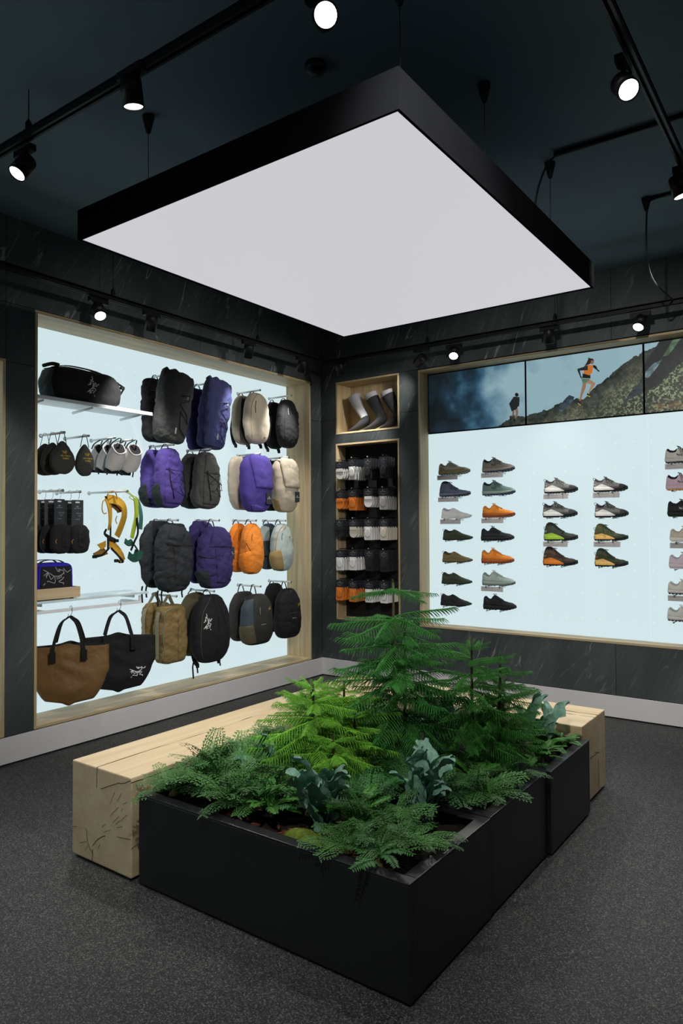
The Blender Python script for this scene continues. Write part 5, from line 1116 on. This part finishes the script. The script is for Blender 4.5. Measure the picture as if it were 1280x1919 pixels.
for x0, x1, lab in ((1.214, 2.206, 'left video screen of the row showing mist and a distant runner'), (2.210, 3.210, 'middle video screen of the row showing a runner in an orange vest'), (3.214, 4.214, 'right video screen of the row showing dark rocks and leaves')):
    t = thing('video_screen', lab, 'screen', (x0, .155, 2.478)); L = x1-x0
    G().box(0, L, -.003, .012, 0, .580, .001).build('bezel', M['frame'], t)
    nx, nz = 420, 240; xs = np.linspace(.006, L-.006, nx); zs = np.linspace(.006, .574, nz); X, Z = np.meshgrid(xs, zs)
    co = np.stack([X.ravel(), np.full(X.size, -.0034), Z.ravel()], 1)
    idx = np.arange(nx*nz).reshape(nz, nx); q = np.stack([idx[:-1, :-1], idx[:-1, 1:], idx[1:, 1:], idx[1:, :-1]], -1).reshape(-1, 4)
    me = bpy.data.meshes.new('picture'); me.vertices.add(len(co)); me.vertices.foreach_set('co', co.astype(np.float32).ravel())
    me.loops.add(q.size); me.loops.foreach_set('vertex_index', q.ravel().astype(np.int32)); me.polygons.add(len(q)); me.polygons.foreach_set('loop_start', np.arange(0, q.size, 4, dtype=np.int32)); me.update(); me.validate()
    c = picture(X+x0, Z+2.478)/255; c = np.where(c <= .04045, c/12.92, ((c+.055)/1.055)**2.4); col = np.concatenate([c, np.ones(c.shape[:2]+(1,))], -1).reshape(-1, 4)
    at = me.color_attributes.new('picture', 'FLOAT_COLOR', 'POINT'); at.data.foreach_set('color', col.astype(np.float32).ravel())
    me.materials.append(SCR); o = bpy.data.objects.new('picture', me); COL.objects.link(o); o.parent = t
# ------------------------------------------------------------------ plants
def leafmat(n, c, objvar=.18, rough=.5, tr=.0):
    m = mat(n, c, rough, var=.25, vscale=14., objvar=objvar, spec=.3); return m
PM = dict(dark=leafmat('dark_pine_green', (58, 124, 52)), bright=leafmat('fresh_pine_green', (120, 182, 62)), mid=leafmat('mid_pine_green', (70, 140, 56)), trunk=mat('green_brown_stem', (104, 90, 56), .8, var=.25, vscale=40.), dtrunk=mat('dark_stem', (58, 46, 32), .8, var=.25, vscale=40.),
    fern=leafmat('lacy_fern_green', (70, 118, 58)), fern2=leafmat('dark_fern_green', (52, 104, 50)), fern3=leafmat('bright_fern_green', (74, 136, 52)), blue=leafmat('blue_green_leaf', (116, 158, 138), .12, .45), stalk=mat('fern_stalk', (92, 84, 46), .8))
def pine_branch(seed, m):
    """one tier branch, length 1 along +x: drooping comb of bristly branchlets"""
    rnd = random.Random(seed); g = G(); V, Fc = [], []
    def ax(s): return Vector((s, .05*math.sin(2*s+seed), .16*s-.24*s*s+.10*s**4))
    g.tube([ax(i/10) for i in range(11)], [.012*(1-.8*i/10)+.002 for i in range(11)], 5)
    def needles(p, d, n_len, num):
        u = d.orthogonal().normalized(); v = d.cross(u); a0 = rnd.uniform(0, 6)
        for k in range(num):
            a = a0+k*2*PI/num; o = (u*math.cos(a)+v*math.sin(a)); tip = p+o*n_len+d*n_len*.8; sd = o.cross(d)*n_len*.20
            b = len(V); V.extend((p-sd, p+sd, tip)); Fc.append((b, b+1, b+2))
    n = 17
    for i in range(n):
        s = .10+.89*i/(n-1); p = ax(s); t_ = (ax(s+.01)-p).normalized()
        ln = (.30*(1-.60*s**2))*min(1, .5+(s-.1)*3)*rnd.uniform(.88, 1.1)
        for sg in (-1, 1):
            d0 = (t_*.62+Vector((0, sg*.78, .06+.10*rnd.random()))).normalized(); P = [p]; d = d0.copy(); k = 5
            for q in range(k): d = (d+Vector((.03, 0, -.24))).normalized(); P.append(P[-1]+d*ln/k)
            g.tube(P, [.008]*4+[.007, .003], 3)
            m_ = max(6, int(ln/.014))
            for q in range(m_+1):
                f = q/m_*(k-.001); j = int(f); pt = P[j].lerp(P[j+1], f-j); needles(pt, (P[j+1]-P[j]).normalized(), .019*(1-.2*q/m_), 5)
    for i in range(26):
        s = .04+.96*i/25; needles(ax(s), (ax(s+.01)-ax(s)).normalized(), .035, 4)
    g.add(V, Fc)
    me_o = g.build('branch', PM[m], recalc=False); me = me_o.data; bpy.data.objects.remove(me_o); return me
BR = {m: [pine_branch(k*7+hash_, m) for k in range(3)] for m, hash_ in (('dark', 1), ('bright', 2), ('mid', 3))}
def pine(label, x, y, z0, ztop, tiers, m, stem='dtrunk', seed=0, lean=(0, 0)):
    rnd = random.Random(seed); t = thing('pine_tree', label, 'tree', (x, y, z0), 0, None); H = ztop-z0
    cx = lambda z: (lean[0]*z/H, lean[1]*z/H)
    G().tube([(*cx(H*i/8), H*i/8) for i in range(9)], [.010*(1-.7*i/8)+.002 for i in range(9)], 7).build('trunk', PM[stem], t)
    a0 = rnd.uniform(0, 6)
    for z, L, n, dr in tiers:
        a0 += .5; n += 2
        for k in range(n):
            o = bpy.data.objects.new('branch', BR[m][rnd.randrange(3)]); COL.objects.link(o); o.parent = t; zz = z-z0
            o.location = (*cx(zz), zz+rnd.uniform(-.012, .012)); a = a0+2*PI*k/n+rnd.uniform(-.2, .2); s = L*rnd.uniform(.9, 1.08)
            o.rotation_euler = (rnd.uniform(-.12, .12), dr+rnd.uniform(-.2, .2), a); o.scale = (s, s, s*rnd.uniform(.85, 1.1))
    # leading shoot
    o = bpy.data.objects.new('leading_shoot', BR[m][0]); COL.objects.link(o); o.parent = t; o.location = (*cx(H-.03), H-.035); o.rotation_euler = (0, -1.45, a0); o.scale = (.055, .05, .05)
tall = [(1.245, .205, 6, .06), (1.105, .29, 7, .04), (.975, .31, 7, .04), (.895, .32, 7, .05), (.80, .35, 7, .06), (.70, .34, 7, .12), (.60, .33, 7, .15), (.48, .30, 6, .2)]
pine('tallest dark green tiered pine in the middle of the planter', 2.70, -2.94, .34, 1.285, tall, 'dark', 'trunk', 1, (.0, .0))
pine('second slim dark pine stem just right of the tallest pine', 2.745, -2.91, .34, 1.10, [(1.03, .20, 5, .0), (.90, .24, 5, .05), (.76, .26, 6, .1), (.62, .26, 6, .15), (.48, .25, 6, .2)], 'dark', 'dtrunk', 2)
low1 = lambda top, L: [(top-.03, L*.5, 5, -.3), (top-.09, L*.8, 6, -.12), (top-.16, L, 6, .0), (top-.23, L*1.1, 6, .06), (top-.30, L*1.15, 6, .12), (top-.37, L*1.1, 6, .2), (top-.43, L, 5, .25)]
pine('bright green young pine at left of the pine group, nearest the long bench', 2.42, -3.25, .34, .81, low1(.81, .20), 'bright', 'dtrunk', 3)
pine('bright green young pine with upright tip left of centre', 2.50, -3.34, .34, .83, low1(.83, .25), 'bright', 'dtrunk', 4)
pine('bright green young pine in front of the tallest pine', 2.55, -3.16, .34, .80, low1(.80, .25), 'bright', 'dtrunk', 5)
pine('low fresh green pine seedling at the front of the group', 2.66, -3.40, .34, .63, [(.60, .12, 5, -.1), (.54, .20, 6, .0), (.47, .23, 6, .12), (.41, .22, 5, .25)], 'bright', 'dtrunk', 6)
pine('bushy fresh green pine behind the left pair, beside the long bench', 2.36, -3.08, .34, .74, low1(.74, .22), 'bright', 'dtrunk', 10)
pine('short fresh green pine at the foot of the tallest pine', 2.64, -3.20, .34, .70, low1(.70, .21)[:6], 'bright', 'dtrunk', 11)
pine('mid green pine right of the tallest with the highest tip of its pair', 3.015, -2.71, .34, .985, low1(.985, .20)+[(.52, .24, 6, .2), (.44, .22, 6, .25)], 'mid', 'dtrunk', 7)
pine('mid green pine at the right, behind its taller twin', 3.075, -2.50, .34, .90, low1(.90, .20)+[(.44, .2, 5, .25)], 'mid', 'dtrunk', 8)
pine('low mid green pine near the rear right box', 3.12, -2.62, .34, .78, low1(.78, .21), 'mid', 'dtrunk', 9)

def frond_mesh(kind, seed, m):
    rnd = random.Random(seed); g = G(); V, Fc = [], []
    def ax(s): return Vector((s, .06*math.sin(seed+2*s), .42*s-.62*s*s))
    g.tube([ax(i/8) for i in range(9)], [.008*(1-.7*i/8) for i in range(9)], 4)
    def leaf(p, d, l, wd, up):
        sd = d.cross(up).normalized()*wd; b = len(V)
        V.extend((p, p+d*l*.45+sd-up*l*.05, p+d*l-up*l*.12, p+d*l*.45-sd-up*l*.05)); Fc.append((b, b+1, b+2)); Fc.append((b, b+2, b+3))
    n = 13 if kind == 'lacy' else 18
    for i in range(n):
        s = .14+.85*i/(n-1); p = ax(s); t_ = (ax(s+.01)-p).normalized(); up = Vector((-t_.z, 0, t_.x)).normalized()
        pl = (.29 if kind == 'lacy' else .19)*math.sin(PI*min(1, (1.04-s)*.80+.10))**.9*rnd.uniform(.85, 1.1)
        for sg in (-1, 1):
            d = (t_*.55+Vector((0, sg, .0))+up*rnd.uniform(-.15, .12)).normalized()
            if kind == 'lacy':
                k = max(3, int(pl/.058))
                for q in range(k):
                    f = (q+.4)/k; pp = p+d*pl*f-up*pl*.22*f*f; l2 = .098*(1-.5*f)*rnd.uniform(.85, 1.15)*(pl/.3)**.5
                    for s2 in (-1, 1):
                        e = (d*.75+t_*s2*.8+up*rnd.uniform(-.2, .15)).normalized(); leaf(pp, e, l2, l2*.30, up)
                leaf(p+d*pl*.88-up*pl*.2, d, .07, .02, up)
            else:
                leaf(p, (d-up*.12).normalized(), pl, pl*.20 if kind == 'sword' else pl*.36, up)
                if kind == 'round':
                    for q in range(2): leaf(p+d*pl*(.3+.3*q), (d*.5+t_*(1 if q else -1)).normalized(), pl*.42, pl*.17, up)
    g.add(V, Fc); o = g.build('frond', PM[m], recalc=False); me = o.data; bpy.data.objects.remove(o); return me
FR = dict(lacy=[frond_mesh('lacy', k, 'fern') for k in range(3)], lacy2=[frond_mesh('lacy', k+5, 'fern2') for k in range(2)], round=[frond_mesh('round', k+9, 'fern3') for k in range(2)], sword=[frond_mesh('sword', k+20, 'fern2') for k in range(2)])
def fern(label, x, y, kind, n, L, spread=1., tilt=0., az=None, seed=0, z=.38):
    rnd = random.Random(seed*17+3); t = thing('fern', label, 'fern', (x, y, z))
    G().lathe([(.022, 0), (.018, .012), (.006, .022), (0, .024)], 9).build('crown', PM['stalk'], t)
    for k in range(n):
        o = bpy.data.objects.new('frond', rnd.choice(FR[kind])); COL.objects.link(o); o.parent = t
        a = (2*PI*k*.382*1.0+rnd.uniform(-.3, .3)) if az is None else az+rnd.uniform(-spread, spread)
        el = max(.32, rnd.uniform(.2, 1.05)-tilt*.6); s = .88*L*rnd.uniform(.7, 1.12)*(1-.2*max(0, el-.7))
        o.location = (rnd.uniform(-.012, .012), rnd.uniform(-.012, .012), .014); o.rotation_euler = (rnd.uniform(-.35, .35), -el, a); o.scale = (s, s*rnd.uniform(.85, 1.1), s)
for i, (lab, x, y, k, n, L, tl) in enumerate((
    ('lacy green fern at the left front corner, nearest the bench end', 2.10, -3.84, 'lacy', 13, .21, .0),
    ('lacy green fern along the left front rim, second from the bench', 2.21, -3.74, 'lacy', 16, .26, -.3),
    ('lacy green fern beside the long bench with tall upright fronds', 2.12, -3.62, 'lacy', 16, .27, -.45),
    ('lacy green fern in the middle of the left fern bed', 2.30, -3.58, 'lacy', 17, .28, -.4),
    ('lacy green fern leaning over the front rim left of the moss', 2.40, -3.80, 'lacy', 15, .23, -.1),
    ('lacy green fern beside the long bench, further back', 2.14, -3.38, 'lacy2', 12, .23, -.2),
    ('lacy green fern under the left bright pine', 2.28, -3.36, 'lacy', 15, .25, -.3),
    ('dark lacy fern in the shade below the bright pines', 2.52, -3.58, 'lacy2', 13, .22, .0),
    ('bright round-leaved fern hanging behind the moss clump', 2.60, -3.76, 'round', 12, .17, .0),
    ('dark sword fern between moss and blue-leaved fern', 2.73, -3.66, 'sword', 11, .2, .05),
    ('bright round-leaved fern right of the front blue-leaved fern', 2.96, -3.62, 'round', 14, .2, -.15),
    ('lacy fern in the middle of the front box', 2.93, -3.50, 'lacy2', 13, .22, -.05),
    ('lacy fern near the right blue-leaved fern', 3.08, -3.56, 'lacy', 13, .2, .0),
    ('lacy fern spilling over the front corner of the planter', 3.16, -3.80, 'lacy', 12, .19, .12),
    ('dark sword fern hanging over the planter front corner', 3.20, -3.87, 'sword', 6, .19, .3),
    ('lacy fern in front of the corner, left of the hanging fern', 3.05, -3.84, 'lacy', 10, .18, .15),
    ('lacy fern by the right rim of the front box', 3.26, -3.70, 'lacy', 11, .18, .1),
    ('lacy fern leaning over the right rim of the middle box', 3.25, -3.12, 'lacy', 13, .22, .12),
    ('dark lacy fern at the front of the middle box', 3.12, -3.20, 'lacy2', 12, .21, .0),
    ('bright round-leaved fern below the right pines', 3.14, -2.98, 'round', 13, .19, -.05),
    ('lacy fern over the right rim near the rear box', 3.28, -2.86, 'lacy', 12, .2, .1),
    ('dark fern behind the right blue-leaved fern', 2.98, -3.30, 'lacy2', 13, .22, -.1),
    ('low fern on the rear box beside its right rim', 3.27, -2.50, 'round', 12, .17, .1),
    ('low fern near the far end of the rear box', 3.24, -2.28, 'round', 13, .17, .05),
    ('fern at the far right corner of the rear box', 3.28, -2.15, 'round', 12, .15, .1),
    ('dark fern behind the tallest pine beside the far bench', 2.62, -2.42, 'lacy2', 13, .24, -.2),
    ('dark fern at the back of the middle box', 2.85, -2.35, 'sword', 13, .24, -.2),
    ('dark fern left of the tallest pine beside the long bench', 2.25, -2.95, 'lacy2', 13, .24, -.1),
    ('dark fern at the rear left of the planter', 2.25, -2.45, 'sword', 13, .24, -.1),
    ('lacy fern filling the gap between left fern bed and bright pines', 2.44, -3.62, 'lacy', 15, .24, -.3),
    ('lacy fern between the long bench and the bright pines', 2.18, -3.22, 'lacy', 15, .26, -.4),
    ('lacy fern behind the front rim, midway along the front box', 2.52, -3.74, 'lacy', 13, .2, -.1),
    ('dark lacy fern under the tallest pine, facing the camera', 2.86, -3.10, 'lacy2', 14, .24, -.2),
    ('bright lacy fern between the two front blue-leaved ferns', 3.0, -3.68, 'lacy', 14, .2, -.2),
    ('dark lacy fern under the right pines', 3.0, -2.85, 'lacy2', 14, .22, -.1),
    ('dark fern between the bright pines and the tallest pine', 2.72, -3.22, 'lacy2', 13, .22, .0))):
    fern(lab, x, y, k, n, L, 1., tl, None, i)
def strap_leaf(seed):
    rnd = random.Random(seed); P = []; n = 16
    for i in range(n+1):
        s = i/n; w = .125*math.sin(PI*min(1, s*.9+.06))**.6*(1+.25*math.sin(15*s+seed)+.15*math.sin(27*s)); c = Vector((s*.95, .06*math.sin(4*s+seed), .6*s-.42*s**3))
        P.append([c+Vector((-.03*abs(v), v*w*(1+.2*math.sin(13*s+v*2)), .05*abs(v)+.03*math.sin(19*s+4*v))) for v in (-1, -.5, 0, .5, 1)])
    o = G().grid(P).build('leaf', PM['blue'], recalc=False); me = o.data; bpy.data.objects.remove(o); return me
SL = [strap_leaf(k) for k in range(4)]
for i, (lab, x, y, n, L) in enumerate((('blue-green wavy-leaved fern near the front rim, left of the corner', 2.84, -3.70, 15, .20), ('blue-green wavy-leaved fern at the right rim of the front box', 3.14, -3.44, 17, .22), ('blue-green wavy-leaved fern among the left ferns', 2.36, -3.52, 9, .17), ('blue-green wavy-leaved fern in the shade behind the tallest pine', 2.80, -2.62, 13, .24), ('blue-green wavy-leaved fern in the rear box near the far bench', 3.16, -2.18, 10, .20))):
    rnd = random.Random(i+50); t = thing('strap_leaf_fern', lab, 'fern', (x, y, .35))
    G().lathe([(.02, 0), (.016, .012), (0, .02)], 9).build('crown', PM['stalk'], t)
    for k in range(n):
        o = bpy.data.objects.new('leaf', SL[k % 4]); COL.objects.link(o); o.parent = t; s = 1.4*L*rnd.uniform(.65, 1.15)
        o.location = (rnd.uniform(-.01, .01), rnd.uniform(-.01, .01), .01); o.rotation_euler = (rnd.uniform(-.5, .5), -rnd.uniform(.55, 1.3), k*2.4+rnd.uniform(-.4, .4)); o.scale = (s, s, s)
